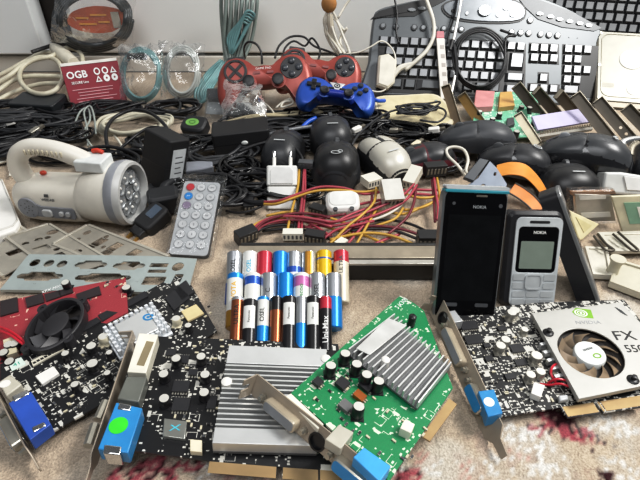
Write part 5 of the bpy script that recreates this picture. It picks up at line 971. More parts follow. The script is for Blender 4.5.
mb = MB(); mb.prism(circ(14, 24, (-2, 0), 10), 22, 22.4); mb.build('green_sticker', mat('sticker_olive_green', '#78a858', .5), root); mb = MB(); mb.plate(circ(7, 20, (-2, 0), 5), [circ(5, 20, (-2, 0), 3.4)], 22.4, 22.6); mb.build('sticker_print', mat('print_dark_green', '#4a7a38', .5), root)
# wall charger
root = thing('wall_charger', 'white two-pin wall charger standing with its pins up, behind the coloured wires', 'charger', at(281.5, 209, 2), (52, 0, 0)); CHW = mat('charger_white', '#e2e2de', .3, var=.03)
mb = MB(); mb.prism(rrect(34, 21, 3, 3, (0, -12)), 0, 26, 0, TR((0, 0, 0)) @ T(np.array([[1, 0, 0], [0, 0, 1], [0, 1, 0]], float))); mb.build('charger_body', CHW, root, bevel=1)
mb = MB(); mb.prism(rrect(35, 22, 3, 3, (0, -12)), 27, 50, 0, T(np.array([[1, 0, 0], [0, 0, 1], [0, 1, 0]], float))); mb.build('charger_cap', CHW, root, bevel=1.2)
mb = MB(); mb.prism([(-13, 29), (13, 29), (13, 44), (9, 48), (-9, 48), (-13, 44)], -1, -.2); mb.build('cap_panel', mat('charger_panel', '#cfcfcc', .35), root, bevel=.4)
for s in (-1, 1): mb = MB(); mb.lathe([(2.2, 0), (2.2, 11)], 12, 0, T(np.array([[1, 0, 0], [0, 0, 1], [0, 1, 0]], float), (s*9.5, 50, -11))); mb.lathe([(2.3, 11), (2.3, 17), (1.4, 18.5), (.2, 18.7)], 12, 1, T(np.array([[1, 0, 0], [0, 0, 1], [0, 1, 0]], float), (s*9.5, 50, -11))); mb.build('plug_pin', [WHITE, CHROME], root)
txt('CE', 5, INKW, TR((0, 60, -14)), root) if False else None
root = thing('wall_plug', 'rounded white plug lying among the coloured wires', 'plug', at(343, 214, 4), (28, 0, 4)); mb = MB(); mb.prism(rrect(38, 27, 9, 5, (0, 12)), -6, 11, 0, ch=3.5); mb.build('plug_body', CHW, root, bevel=1)
for s in (-1, 1): mb = MB(); mb.prism(rrect(5, 4, 1.8, 4, (s*9, 1)), 6, 11.4); mb.build('plug_notch', GREYD, root)
mb = MB(); mb.prism(rrect(30, 18, 6, 4, (0, 14)), 10.8, 11.6, ch=.4); mb.build('plug_face', mat('plug_face_white', '#d8d8d4', .3), root)
# small black plug below the torch lens
root = thing('plug_adapter', 'small black plug with cord on the carpet between the torch and the remote', 'plug', at(155, 222, 4), (20, 10, -35)); mb = MB(); mb.prism(rrect(24, 34, 6, 4), -2, 14, 0, ch=2); mb.build('plug_body', BLACKM, root, bevel=.8)
mb = MB(); mb.prism(rrect(10, 16, 1, 3, (0, 5)), 14, 14.6); mb.build('plug_panel', mat('panel_slate', '#4c5866', .3), root); mb = MB(); mb.box((0, -21, 6), (16, 10, 10)); mb.build('plug_foot', BLACK, root, bevel=1)
for s in (-1, 1): mb = MB(); mb.box((s*5, -29, 6), (2, 8, 5)); mb.build('plug_pin', BRASS, root)
root = thing('plug_adapter', 'black angled plug below the label of the tilted adapter', 'plug', at(166, 208, 4), (10, 0, 20)); mb = MB(); mb.prism(rrect(34, 24, 6, 4), 0, 24, 0, ch=3); mb.build('plug_body', SOFT, root, bevel=.8); mb = MB(); mb.tube([(0, 10, 12), (4, 22, 14), (14, 34, 10)], [6, 5, 3], 10); mb.build('strain_relief', SOFT, root)
# usb plug
root = thing('usb_plug', 'grey USB plug with a bare metal end above the remote', 'plug', at(194, 172, 12), (14, 0, 12)); mb = MB(); mb.box((-17, 0, 5), (16, 13, 5.5)); mb.build('metal_shell', STEEL, root, bevel=.4); mb = MB(); mb.prism([(-9, -9), (10, -8), (24, -5), (24, 5), (10, 8), (-9, 9)], 0, 11, 0, ch=1.5); mb.build('grip', mat('plug_grey', '#82858c', .4), root, bevel=.6)
# ================================================================== loose cables
def loops(label, u, v, z, rx, ry, yaw, turns, r=1.8, m=None, seed=1, jit=.3, dz=12, tails=()):
    q = random.Random(seed*13+5); c0 = at(u, v, z); n = 9; P_ = []
    for k in range(int(turns*2.1)+1): P_.append((q.uniform(-jit, jit)*rx, q.uniform(-jit, jit)*ry, q.uniform(.45, 1.1), q.uniform(.4, 1.1), yaw+q.uniform(-35, 35), q.uniform(0, dz)))
    pts = []; ph = q.uniform(0, 6.28); sg = q.choice((-1, 1))
    for k in range(len(P_)-1):
        for i in range(n):
            f = i/n; w = [a_*(1-f)+b_*f for a_, b_ in zip(P_[k], P_[k+1])]; a = sg*2*PI*i/n+ph; p = Rm(0, 0, w[4]) @ np.array([rx*w[2]*math.cos(a), ry*w[3]*math.sin(a), 0])
            pts.append(c0+p+np.array([w[0], w[1], w[5]+2.5*math.sin(a*2+k)]))
    pts = [np.array([p[0], p[1], max(p[2], r+.6)]) for p in pts]
    c = np.mean(np.array(pts), 0); mb = MB(); mb.tube(pts, r*1.12, 6, 0, sm=3); o = mb.build('loose_cable', m or BLACKC, None, c, ang=180); return tag(o, label, 'cable', 'tangled cables')
BC2 = mat('charcoal_cable', '#2d2e31', .4); BC3 = mat('glossy_black_cable', '#0f0f11', .22)
for a in (('black cable tangle at the frame edge, behind the torch handle', 14, 112, 8, 78, 30, 10, 5, 2.2, BLACKC, 1), ('charcoal cable loops just above the torch handle', 46, 128, 8, 62, 26, -8, 5, 2.0, BC2, 2), ('glossy black cable wound wide beside the torch handle', 22, 136, 6, 70, 30, 14, 4, 2.4, BC3, 3), ('black cable loops under the flat dark adapter', 58, 112, 6, 46, 24, 0, 4, 2.0, BLACKC, 4), ('black cable running along the frame edge above the torch', 0, 126, 12, 60, 20, 20, 3, 2.6, BC2, 5), ('thin black cable tangle by the lower corner of the red carton', 74, 138, 8, 30, 26, 30, 4, 1.6, BC3, 6),
          ('thick black lead lying across the pile at the frame edge', 16, 150, 10, 66, 14, 24, 3, 2.8, BLACKC, 7), ('black cable loops seen through the torch handle', 62, 160, 5, 40, 14, 0, 3, 2.0, BC3, 8),
          ('black cable hank beside the green-stickered adapter', 190, 148, 8, 34, 20, 0, 5, 2.4, BC3, 9), ('glossy black cable coil between remote and box-shaped adapter', 240, 170, 8, 26, 26, 20, 5, 2.0, BC3, 10), ('black cable coil beside the white charger', 252, 186, 6, 30, 26, -20, 4, 1.9, BLACKC, 11), ('charcoal cable sweeping under the box-shaped adapter', 214, 160, 6, 56, 24, 8, 4, 2.2, BC2, 12), ('black cable loops below the bagged grey coil', 172, 112, 6, 44, 30, 0, 4, 2.0, BLACKC, 13),
          ('charcoal cable loops behind the box-shaped adapter', 290, 130, 8, 54, 26, -6, 5, 2.0, BC2, 14), ('glossy black cable loops below the blue controller', 330, 118, 10, 66, 26, 4, 5, 1.9, BC3, 15), ('black cable tangle beside the cream plastic panel', 362, 122, 12, 42, 22, 10, 4, 1.8, BLACKC, 16), ('glossy black cable heap behind the silver-topped mouse', 402, 134, 10, 44, 22, -14, 6, 1.9, BC3, 17), ('thin charcoal cable loops across the cream panel', 420, 114, 30, 40, 16, 6, 3, 1.3, BC2, 18), ('black cable loops between the silver mouse and the striped mouse', 404, 150, 8, 36, 24, 10, 4, 1.9, BLACKC, 19),
          ('black cable loops behind the two black mice', 310, 142, 6, 40, 30, 0, 4, 2.0, BLACKC, 20), ('black cable around the rear of the charcoal mouse', 446, 136, 8, 34, 20, 0, 3, 1.8, BC3, 21), ('black cable loops on the floor left by the remote sleeve', 226, 205, 4, 28, 18, 30, 3, 2.0, BLACKC, 22), ('charcoal cable loops behind the tilted adapter', 150, 142, 6, 34, 30, 20, 4, 2.0, BC2, 23), ('black cable strands behind the remote', 205, 186, 4, 46, 18, 0, 3, 2.2, BLACKC, 24), ('black cable loops under the black mouse and wires', 322, 176, 4, 40, 20, 0, 3, 2.0, BC3, 25), ('black cable tangle behind the torch lens', 120, 162, 4, 46, 26, 0, 4, 2.1, BLACKC, 31), ('glossy black cable loops under the white charger', 286, 196, 3, 44, 22, 0, 4, 2.0, BC3, 32), ('charcoal cable loops between the tilted adapter and the remote', 176, 192, 3, 34, 24, 30, 4, 2.0, BC2, 33), ('black cable loops along the carton foot', 110, 112, 4, 60, 24, 0, 4, 2.0, BLACKC, 34), ('black cable loops under the cream cord bundle', 262, 124, 4, 70, 26, 0, 5, 2.0, BLACKC, 35), ('black cable heap between the blue controller and the silver mouse', 360, 132, 6, 40, 26, 20, 4, 2.0, BLACKC, 36), ('thin black cable loops below the cream panel edge', 432, 136, 8, 36, 16, 0, 4, 1.7, BC3, 37), ('black cable spread at the frame edge under the torch handle', 4, 142, 3, 60, 24, 0, 5, 2.2, BLACKC, 38), ('glossy black cable loops beside the striped mouse', 448, 168, 5, 30, 18, 0, 3, 1.9, BC3, 26)):
    lab, u, v, z, rx, ry, yaw, tu, r, m, sd = a; loops(lab.replace('left by', 'by'), u, v, z, rx, ry, yaw, tu, r, m, sd)
C3 = lambda name, label, pts, r, m: cable(name, label, 'cable', [at(*p) for p in pts], r, m)
C3('charger_lead', 'black lead arching over the box-shaped adapter to the charger', ((238, 152, 30), (256, 145, 34), (276, 141, 36), (292, 146, 34), (301, 156, 28), (304, 166, 20)), 2.0, BLACKC)
C3('loose_lead', 'thin grey lead running from the cream panel to the emblem mouse', ((352, 145, 40), (360, 133, 38), (378, 118, 34), (396, 110, 34), (420, 110, 34), (440, 108, 34), (446, 114, 34), (438, 122, 34), (420, 120, 34)), 1.5, BC2)
C3('loose_lead', 'long black lead arching over the pale cable coil', ((108, 150, 12), (106, 132, 24), (114, 118, 30), (132, 110, 34), (150, 113, 34), (164, 124, 30), (168, 132, 26)), 2.6, BLACKC)
C3('loose_lead', 'black lead curling from the tilted adapter over the coloured bits', ((170, 130, 34), (152, 127, 30), (138, 134, 24), (128, 142, 20), (120, 150, 14), (126, 156, 8)), 2.0, BLACKC)
C3('loose_lead', 'black lead on the carpet between plug and remote', ((168, 216, 4), (172, 204, 4), (160, 192, 6), (150, 186, 6)), 2.4, BLACKC)
# pale network coil and cords
pts = []
for k in range(5):
    for i in range(14):
        a = 2*PI*i/14; q = at(134, 124, 10+k*3.2); pts.append(q+np.array([(56-k*4)*math.cos(a)+3*math.sin(2*a+k), (44-k*4.5)*math.sin(a), 2.5*math.sin(3*a+k)]))
cable('network_cable', 'thick cream network cable wound in an oval below the red carton', 'cable', pts, 2.7, mat('cream_network_cable', '#bfbbaa', .42))
for k, (lab, pp, r, m) in enumerate((('cream cord zigzagging inside the cream oval coil', ((112, 132, 14), (124, 150, 12), (116, 152, 12), (134, 138, 14), (152, 132, 16), (140, 150, 12), (128, 154, 8)), 1.8, WC), ('thin grey wires curled beside the red carton', ((74, 126, 14), (80, 112, 22), (88, 108, 26), (90, 120, 20), (84, 132, 14), (90, 144, 10), (96, 150, 6)), 1.5, GREYC), ('second thin grey wire hooked beside the cream coil', ((88, 146, 8), (87, 128, 16), (84, 112, 26), (90, 106, 30), (94, 116, 24), (96, 134, 14)), 1.4, GREYC),
        ('flat bundle of cream cord below the red controllers', ((226, 122, 14), (250, 116, 18), (276, 114, 18), (300, 112, 18), (322, 112, 18), (300, 116, 16), (270, 118, 16), (244, 120, 14), (262, 116, 20), (292, 115, 20), (318, 109, 22)), 2.1, mat('cream_cord', '#b0a68a', .5)), ('twisted white cord end in front of the red controllers', ((276, 108, 24), (283, 102, 30), (290, 99, 32), (293, 103, 30), (287, 106, 28), (281, 107, 28), (284, 102, 32), (291, 101, 33)), 1.8, WC), ('grey flat lead beside the cream cord bundle', ((262, 136, 20), (280, 132, 24), (300, 128, 24), (318, 126, 20)), 2.8, mat('grey_flat_lead', '#6d7074', .35)),
        ('white cable looped in front of the striped mouse', ((470, 182, 10), (458, 166, 24), (448, 156, 30), (447, 149, 34), (455, 147, 36), (464, 150, 36), (468, 160, 30), (466, 172, 22), (474, 176, 16)), 1.9, WC), ('blue lead stub beside the black mouse pair', ((302, 128, 20), (308, 122, 24), (316, 118, 26)), 3.4, BLUED), ('white cord behind the torch at the frame edge', ((-4, 150, 8), (8, 149, 10), (16, 152, 8), (8, 160, 6), (-6, 164, 4)), 1.9, WC), ('cream cord behind the torch tail at the frame edge', ((-6, 158, 8), (4, 154, 12), (12, 162, 8), (10, 176, 4)), 1.8, WC), ('thin pale cord fanning out by the blister pack', ((258, 98, 26), (268, 106, 22), (274, 114, 18), (268, 118, 16), (262, 108, 22), (256, 102, 26)), 1.5, WC))):
    C3('loose_cable', lab, pp, r, m)
# blister pack in front of the red controller
bag('clear crumpled bag of cable ends beside the dark blister pack', [(224, 80), (262, 84), (268, 120), (222, 120)], lambda u, v: 690-(v-100)*1.6, 14, 23, mat_clear('milky_bag'))
root = thing('blister_pack', 'clear blister pack holding dark cable ends, in front of the red controller', 'package', at(232, 112, 0)); org = np.array(root.location)*1000
Bq = Aff((204, 116, 10), (262, 116, 12), (210, 86, 42)); mb = MB(); mb.prism(Bq.quad([(205, 112), (240, 113), (240, 88), (208, 90)]), -6, -5, 0, Bq.t); mb.build('backing_card', mat('card_grey', '#8d9294', .5, var=.5, scale=50), root, org)
for px in ([(208, 100), (232, 100), (232, 90), (208, 90)], [(238, 112), (252, 112), (252, 104), (238, 104)]): mb = MB(); mb.prism(Bq.quad(px), -5, 6, 0, Bq.t, ch=2); mb.build('packed_plug', GREYD, root, org)
mb = MB(); mb.lathe([(6, 0), (6, 2), (3, 2), (3, 0)], 16, 0, Bq.t @ T(None, (*Bq.uv(227, 105), 0))); mb.build('green_ring', mat('sticker_olive_green', '#78a858'), root, org); mb = MB(); mb.prism(Bq.quad([(222, 88), (238, 88), (238, 80), (222, 81)], 6), 4, 6, 0, Bq.t); mb.build('header_card', WHITE, root, org)
mb = MB(); mb.prism(Bq.quad([(203, 118), (264, 119), (263, 84), (240, 80), (206, 88)], 8), -7, 9, 0, Bq.t, ch=5); mb.build('clear_shell', CLEAR, root, org)
# cream panel under the black leads
Cp = Aff((380, 124, 14), (452, 124, 14), (380, 95, 26)); root = thing('plastic_cover', 'cream plastic panel with a rounded end, below the silver keyboard', 'plastic cover', at(415, 115, 0)); org = np.array(root.location)*1000
o_ = spline([(*Cp.uv(u, v), 0) for u, v in ((376, 96), (405, 94), (434, 93), (447, 101), (455, 112), (453, 122), (440, 127), (410, 128), (382, 122), (374, 108))], 3, True)[:, :2]; mb = MB(); mb.prism(o_, -14, 0, 0, Cp.t, ch=3); mb.build('cover_shell', CREAM, root, org, bevel=.5)
mb = MB(); mb.prism(inset(o_, 7), -.2, .6, 0, Cp.t, ch=.3); mb.build('raised_face', mat('cream_face', '#cfc4a3', .45), root, org); mb = MB(); mb.cyl((*Cp.uv(436, 101), 0), 2.4, 1.2, 14, 0, Cp.t); mb.build('cover_screw', GREYC, root, org)
# ================================================================== splitter cables with red, yellow and black wires
def conn(root, org, u, v, z, w, d, h, rz, m, rx=0, name='connector'):
    mb = MB(); p = at(u, v, z); t = TR(p, rx, 0, rz); mb.box((0, 0, h/2), (w, d, h), 0, t)
    n = max(3, int(w/4)); 
    for k in range(n): mb.box((-w/2+w*(k+.5)/n, -d/2-.1, h/2), (w/n*.5, .6, h*.5), 1, t)
    return mb.build(name, [m, GREYD if m is not BLACK else STEELD], root, org, bevel=.4)
MOL = mat('molex_white', '#d8d5c8', .35, var=.04); BW = mat('black_wire', '#1c1a1c', .4); MAR = mat('maroon_wire', '#6e1e2c', .4)
def wires(root, org, L):
    for m, pp in L: mb = MB(); mb.tube([at(*p) for p in pp], 1.55, 6, 0, sm=4); mb.build({RED: 'red_wire', YEL: 'yellow_wire', BW: 'black_wire', MAR: 'maroon_wire', WC: 'white_wire'}[m], m, root, org, ang=180)
root = thing('power_splitter_cable', 'splitter cable with black flat connector and white four-pin plug in front of the white charger', 'power cable', at(280, 225, 0)); org = np.array(root.location)*1000
conn(root, org, 246, 240, 2, 22, 12, 14, 38, BLACK, 10); conn(root, org, 293, 238, 2, 21, 10, 9, 0, MOL); conn(root, org, 306, 167, 22, 18, 10, 8, -8, GREYD); conn(root, org, 249, 208, 2, 12, 22, 10, 10, BLACK)
wires(root, org, [(RED, ((250, 234, 8), (260, 223, 14), (276, 217, 16), (300, 217, 18), (330, 222, 16))), (RED, ((253, 235, 8), (264, 225, 12), (284, 220, 13), (310, 221, 14), (332, 227, 12))), (YEL, ((248, 232, 9), (256, 224, 12), (270, 219, 14), (286, 217, 16))), (BW, ((251, 237, 7), (262, 229, 9), (280, 225, 9), (304, 226, 9))), (MAR, ((252, 236, 9), (264, 222, 16), (290, 214, 18), (312, 214, 18), (330, 218, 18))),
    (YEL, ((299, 170, 24), (298, 186, 22), (293, 206, 18), (289, 222, 12), (287, 234, 8))), (RED, ((304, 170, 24), (303, 188, 22), (301, 208, 18), (299, 222, 12), (298, 234, 8))), (BW, ((301.5, 170, 23), (300, 190, 18), (297, 212, 14), (293, 234, 8))), (RED, ((305, 170, 23), (305, 190, 18), (303, 212, 14), (301, 234, 8))),
    (YEL, ((262, 204, 12), (276, 204, 18), (296, 197, 24), (316, 191, 26), (340, 190, 24), (362, 192, 22), (378, 190, 22))), (RED, ((261, 202, 12), (278, 201, 20), (298, 194, 26), (320, 187, 28), (344, 188, 25), (364, 194, 20), (380, 192, 20))), (BW, ((262, 206, 10), (250, 211, 8), (238, 213, 5), (226, 211, 4)))])
mb = MB(); mb.tube([at(242, 200, 12), at(252, 203, 12), at(264, 203, 13)], 3.6, 9); mb.build('heat_shrink', BLACKC, root, org)
root = thing('power_splitter_cable', 'splitter cable with two large white plugs and crossing red and yellow wires', 'power cable', at(380, 215, 0)); org = np.array(root.location)*1000
conn(root, org, 390, 196, 18, 22, 26, 16, 8, mat('molex_clear', '#d2d0c8', .25), 30); conn(root, org, 413, 180, 16, 14, 26, 12, -32, MOL, 24); conn(root, org, 371, 184, 8, 20, 18, 10, 30, MOL)
wires(root, org, [(YEL, ((376, 188, 22), (374, 202, 20), (362, 215, 16), (348, 226, 12), (334, 240, 6), (330, 243, 5))), (RED, ((414, 184, 20), (402, 196, 20), (384, 205, 18), (362, 214, 16), (340, 221, 14), (318, 223, 12))), (RED, ((417, 185, 20), (406, 200, 18), (388, 210, 16), (364, 219, 13), (340, 225, 10), (322, 226, 9))), (MAR, ((416, 187, 18), (414, 202, 16), (408, 216, 13), (398, 226, 10), (388, 234, 8))), (YEL, ((403, 208, 12), (396, 218, 10), (382, 224, 8), (366, 228, 6), (350, 230, 6))), (RED, ((374, 210, 12), (366, 222, 10), (356, 234, 7), (346, 246, 4))), (YEL, ((376, 210, 14), (368, 224, 11), (360, 238, 7), (354, 248, 4))), (MAR, ((372, 190, 20), (371, 204, 18), (362, 218, 12), (346, 232, 7), (328, 244, 4))), (RED, ((330, 236, 6), (318, 228, 9), (308, 222, 11), (296, 219, 12))), (WC, ((412, 190, 16), (400, 206, 14), (384, 216, 11), (364, 222, 9))),
    (RED, ((400, 234, 5), (384, 240, 4), (370, 246, 3), (360, 249, 3))), (BW, ((350, 231, 6), (370, 229, 8), (392, 230, 8), (410, 236, 7), (424, 242, 5))), (MAR, ((352, 228, 8), (374, 226, 9), (396, 228, 9), (414, 233, 8), (426, 238, 6)))])
root = thing('power_splitter_cable', 'splitter cable with a black flat connector beside the touchscreen phone', 'power cable', at(432, 225, 0)); org = np.array(root.location)*1000
conn(root, org, 429, 245, 2, 26, 14, 15, 0, BLACK, 4); conn(root, org, 315, 242, 2, 20, 12, 12, -14, BLACK); conn(root, org, 330, 206, 6, 16, 12, 10, 20, BLACK); conn(root, org, 434, 174, 14, 26, 14, 14, 10, BLACK)
wires(root, org, [(YEL, ((437, 178, 20), (440, 196, 18), (442, 210, 14), (441, 226, 10))), (RED, ((434, 178, 20), (436, 194, 18), (438, 208, 14), (437, 220, 10))), (MAR, ((432, 180, 18), (434, 200, 14), (435, 222, 8))), (YEL, ((440, 196, 14), (426, 198, 16), (414, 197, 16), (402, 193, 16))), (YEL, ((444, 194, 14), (430, 204, 12), (416, 209, 10), (404, 210, 9))), (RED, ((440, 190, 14), (424, 190, 16), (408, 189, 16))), (YEL, ((330, 240, 6), (346, 236, 8), (368, 233, 9), (392, 236, 8), (418, 246, 6))), (RED, ((322, 240, 5), (336, 230, 9), (352, 226, 11), (374, 221, 12)))])
root = thing('power_splitter_cable', 'loose red, yellow and black wires spread on the carpet under the other splitter cables', 'power cable', at(350, 236, 0)); org = np.array(root.location)*1000
wires(root, org, [(RED, ((308, 226, 6), (330, 224, 8), (352, 214, 10), (378, 204, 12), (404, 190, 16))), (YEL, ((306, 222, 8), (324, 226, 6), (344, 232, 4), (366, 236, 3), (384, 244, 3))), (RED, ((264, 228, 5), (284, 223, 6), (310, 228, 5), (332, 236, 3))), (BW, ((262, 231, 4), (286, 229, 4), (314, 232, 3), (338, 244, 3))), (MAR, ((340, 246, 3), (356, 230, 5), (372, 214, 8), (384, 202, 12))), (YEL, ((364, 212, 6), (386, 212, 8), (404, 214, 8), (420, 208, 10), (438, 200, 12))), (RED, ((352, 206, 9), (380, 200, 12), (410, 194, 14), (440, 196, 12))), (BW, ((366, 222, 3), (388, 220, 4), (410, 224, 4), (428, 232, 4))), (YEL, ((266, 216, 8), (288, 212, 10), (312, 214, 10), (336, 220, 8), (352, 226, 6))), (MAR, ((268, 220, 6), (296, 222, 6), (322, 218, 8), (346, 214, 9)))])
conn(root, org, 341, 247, 1, 12, 9, 8, 50, MOL); conn(root, org, 318, 214, 3, 18, 12, 10, -30, BLACK)
# ================================================================== ribbon connector and orange strips
root = thing('ribbon_connector', 'blue-grey plastic connector plate with a dark bar, behind the touchscreen phone', 'connector', at(488, 186, 0)); org = np.array(root.location)*1000
Rq = Aff((462, 194, 26), (506, 194, 26), (470, 160, 50)); mb = MB(); mb.plate(Rq.quad([(463, 188), (478, 178), (490, 161), (497, 168), (507, 184), (504, 196), (466, 196)]), [circ(2.6, 14, Rq.uv(483, 186)), circ(2.6, 14, Rq.uv(500, 188)), rrect(2.6, 4, .5, 2, Rq.uv(495, 174)), circ(1.8, 12, Rq.uv(473, 189))], -2, 0, 0, Rq.t); mb.build('connector_plate', mat('plate_blue_grey', '#7d8694', .4), root, org, bevel=.4)
mb = MB(); mb.prism(Rq.quad([(464, 177), (480, 158), (489, 160), (474, 181)], 4), -2, 4, 0, Rq.t); mb.build('dark_bar', mat('bar_charcoal', '#3f444a', .4), root, org, bevel=.6)
def strip(label, name, pts, w, wd, m, edge=None, th=1.0, marks=0):
    P_ = spline([at(*p) for p in pts], 5); wd = np.array(wd, float); wd /= np.linalg.norm(wd); n = len(P_); c = P_.mean(0); V = []
    for p in P_: V += [p-wd*w/2, p+wd*w/2, p+wd*w/2-np.array([0, 0, th]), p-wd*w/2-np.array([0, 0, th])]
    mb = MB(); mb.loft([V[4*i:4*i+4] for i in range(n)]); o = mb.build(name, m, None, c, bevel=.15); tag(o, label, 'ribbon cable')
    if edge:
        for s in (-1, 1): mb = MB(); mb.tube([p+wd*(w/2)*s+np.array([0, 0, .2]) for p in P_], 1.0, 6, 0, sm=1); mb.build('dark_edge', edge, o, c)
    return o
strip('orange ribbon cable bending between the mice and the keypad phone', 'ribbon_cable', ((496, 171, 36), (510, 168, 40), (524, 170, 38), (534, 178, 30), (543, 190, 20), (551, 206, 8)), 22, (.35, 1, .25), mat('orange_plastic', '#dd8420'))
strip('short orange strip between dark bars behind the keypad phone', 'ribbon_cable', ((512, 188, 24), (522, 194, 20), (532, 202, 16), (540, 212, 10)), 19, (.6, .8, .2), mat('orange_deep', '#c47a38', .45), mat('strip_edge', '#55504a', .35))
# ================================================================== green circuit board, channels and lilac module
G_ = Aff((468, 140, 8), (546, 134, 10), (480, 94, 26)); root = thing('circuit_board', 'green circuit board crowded with parts, below the silver keyboard', 'circuit board', at(505, 120, 0)); org = np.array(root.location)*1000
mb = MB(); mb.prism(G_.quad([(470, 140), (544, 136), (536, 92), (478, 92)]), -1.6, 0, 0, G_.t); mb.build('board', mat_pcb('printed_mint_board', '#6fa78c', '#dfe6da', .2, .6), root, org, flat=True)
for nm, px, h, m in (('transformer', [(474, 107), (493, 106), (495, 91), (476, 90)], 16, mat('pink_plastic', '#c98d8d', .4)), ('heat_plate', [(499, 107), (515, 105), (512, 91), (500, 92)], 14, mat('tan_plate', '#c29b62', .5)), ('relay', [(507, 126), (515, 124), (514, 117), (507, 118)], 9, GREYD), ('relay', [(486, 126), (494, 125), (493, 117), (486, 118)], 8, mat('mint_block', '#a9c7b6', .5)), ('coil_block', [(520, 118), (528, 117), (527, 109), (519, 110)], 10, mat('relay_green', '#3f6b57', .5))): slab(nm, root, G_, px, 0, h*.6, m, bevel=.8)
for u, v, r, h in ((480, 111, 4, 9), (493, 118, 4, 10), (500, 113, 4, 9), (488, 129, 4, 9), (522, 106, 4, 10), (530, 107, 4, 10), (500, 132, 4, 9), (517, 131, 4.4, 11), (478, 124, 4, 9), (535, 120, 4, 9)): cap(root, G_, u, v, r, h)
smds(root, G_, (6, 6, 110, 120), 26, 31)
BRZ = mat('channel_bronze_shaded', '#5d564b', .45, .4, .15, 30); BRZL = mat('channel_edge_lit', '#a39c8d', .35, .6)  # bronze web darkened as its shaded side, edges paler as if lit
def channel(label, top, bot, w=20, fl=7, m=None, wd=(-.62, -.25, -.70), holes=0):
    a, b = at(*top), at(*bot); e = (b-a)/np.linalg.norm(b-a); L = np.linalg.norm(b-a); x = np.array(wd, float); x = x-e*(x @ e); x /= np.linalg.norm(x); n = np.cross(e, x); n = n if n[2] > 0 else -n
    t = T(np.array([x, e, n]).T, a); root = thing('metal_channel', label, 'metal channel', (a+b)/2, group='metal channels by the hard drive'); org = np.array(root.location)*1000
    mb = MB(); mb.plate([(0, 0), (w, 0), (w, L), (0, L)], [circ(2.2, 12, (w*.45, L*(.62+.14*k))) for k in range(holes)], -.6, .6, 0, t); mb.build('web', m or BRZ, root, org)
    for y0 in (0,): mb = MB(); mb.box((0, L/2, fl/2-.6), (1.2, L, fl), 0, t); mb.build('flange', BRZL, root, org, bevel=.3)
    mb = MB(); mb.box((w/2, .6, 3), (w, 1.2, 7), 0, t); mb.build('end_lip', BRZL, root, org, bevel=.3)
    return root
for lab, top, bot, k in (('bronze channel leaning at the tan plate of the green board, first of the row', (519, 82, 58), (546, 116, 14), 0), ('second bronze channel of the row, behind the lilac module', (538, 86, 58), (562, 114, 14), 0), ('third bronze channel of the row, below the keyboard arrow keys', (560, 89, 58), (580, 112, 16), 0), ('long bronze channel passing the end of the lilac module', (579, 92, 60), (616, 138, 14), 0), ('wide bronze channel with two holes, below the hard drive', (601, 97, 60), (640, 142, 16), 2), ('bronze channel cut by the frame edge below the hard drive', (629, 104, 56), (664, 140, 20), 0)): channel(lab, top, bot, 14, holes=k)
channel('pale steel channel between the green board and the lilac module', (521, 112, 40), (541, 142, 10), 11, m=mat('channel_steel', '#a39a86', .35, .6))
channel('slim golden rail between the cream panel and the green board', (466, 93, 40), (490, 128, 10), 14, m=mat('rail_gold', '#a8874f', .45, .4)); channel('brown rail standing beside the cream panel', (449, 84, 60), (462, 126, 8), 12, m=mat('rail_brown', '#7d6a50', .5, .3))
M_ = Aff((538, 130, 22), (594, 122, 22), (533, 115, 34)); root = thing('display_module', 'lilac-topped module with a comb of pins, lying among the bronze channels', 'electronic module', at(565, 125, 0)); org = np.array(root.location)*1000
mb = MB(); mb.prism(M_.quad([(538, 130), (594, 121), (586, 107.5), (532, 116)]), -4, 0, 0, M_.t); mb.build('module_body', mat('module_lilac', '#b7b1cf', .4, var=.05), root, org, bevel=.6)
mb = MB(); mb.prism(M_.quad([(539, 131), (594, 123), (595, 127), (541, 135)]), -9, -4.5, 0, M_.t); mb.build('pin_base', mat('pin_base_grey', '#8f8c84', .5), root, org)
for k in range(22): mb = MB(); p = at(541+k*2.45, 131.5-k*.36, 20); mb.box(p-np.array([0, 0, 5]), (1.6, 1.4, 11)); mb.build('pin', STEEL, root, org, flat=True)
# ================================================================== pale parts at the frame edge
root = thing('memory_module', 'silvery module in a clear wrap, leaning behind the dark edge-on phone', 'electronic module', at(594, 212, 0)); org = np.array(root.location)*1000
Q_ = Aff((577, 224, 6), (617, 222, 6), (573, 194, 40)); mb = MB(); mb.prism(Q_.quad([(577, 222), (616, 221), (611, 195), (575, 194)]), -5, 0, 0, Q_.t); mb.build('metal_case', mat('module_silver', '#b3aea6', .3, .6, .25, 30), root, org, bevel=.5)
for px in ([(582, 218), (611, 217), (610, 212), (581, 213)], [(580, 200), (606, 199), (606, 195.5), (579, 196)]): slab('white_label', root, Q_, px, 0, .5, mat('label_white', '#d9d6cf', .5))
mb = MB(); mb.prism(Q_.quad([(571, 226), (620, 224), (616, 190), (572, 190)], 3), -7, 2.5, 0, Q_.t, ch=2); mb.build('clear_wrap', mat_clear('remote_film'), root, org); slab('brown_rim', root, Q_, [(573, 196), (616, 194), (615, 191), (572, 192)], -6, -1, mat('rim_brown', '#8a6a50', .5))
root = thing('processor_card', 'cream card with a green square face, cut by the frame edge', 'circuit board', at(640, 225, 0)); org = np.array(root.location)*1000
Q_ = Aff((623, 232, 4), (662, 232, 4), (613, 198, 42)); mb = MB(); mb.prism(Q_.quad([(623, 233), (668, 232), (660, 195), (612, 197)]), -4, 0, 0, Q_.t); mb.build('card_frame', mat('card_cream', '#c8c2aa', .45), root, org, bevel=.5)
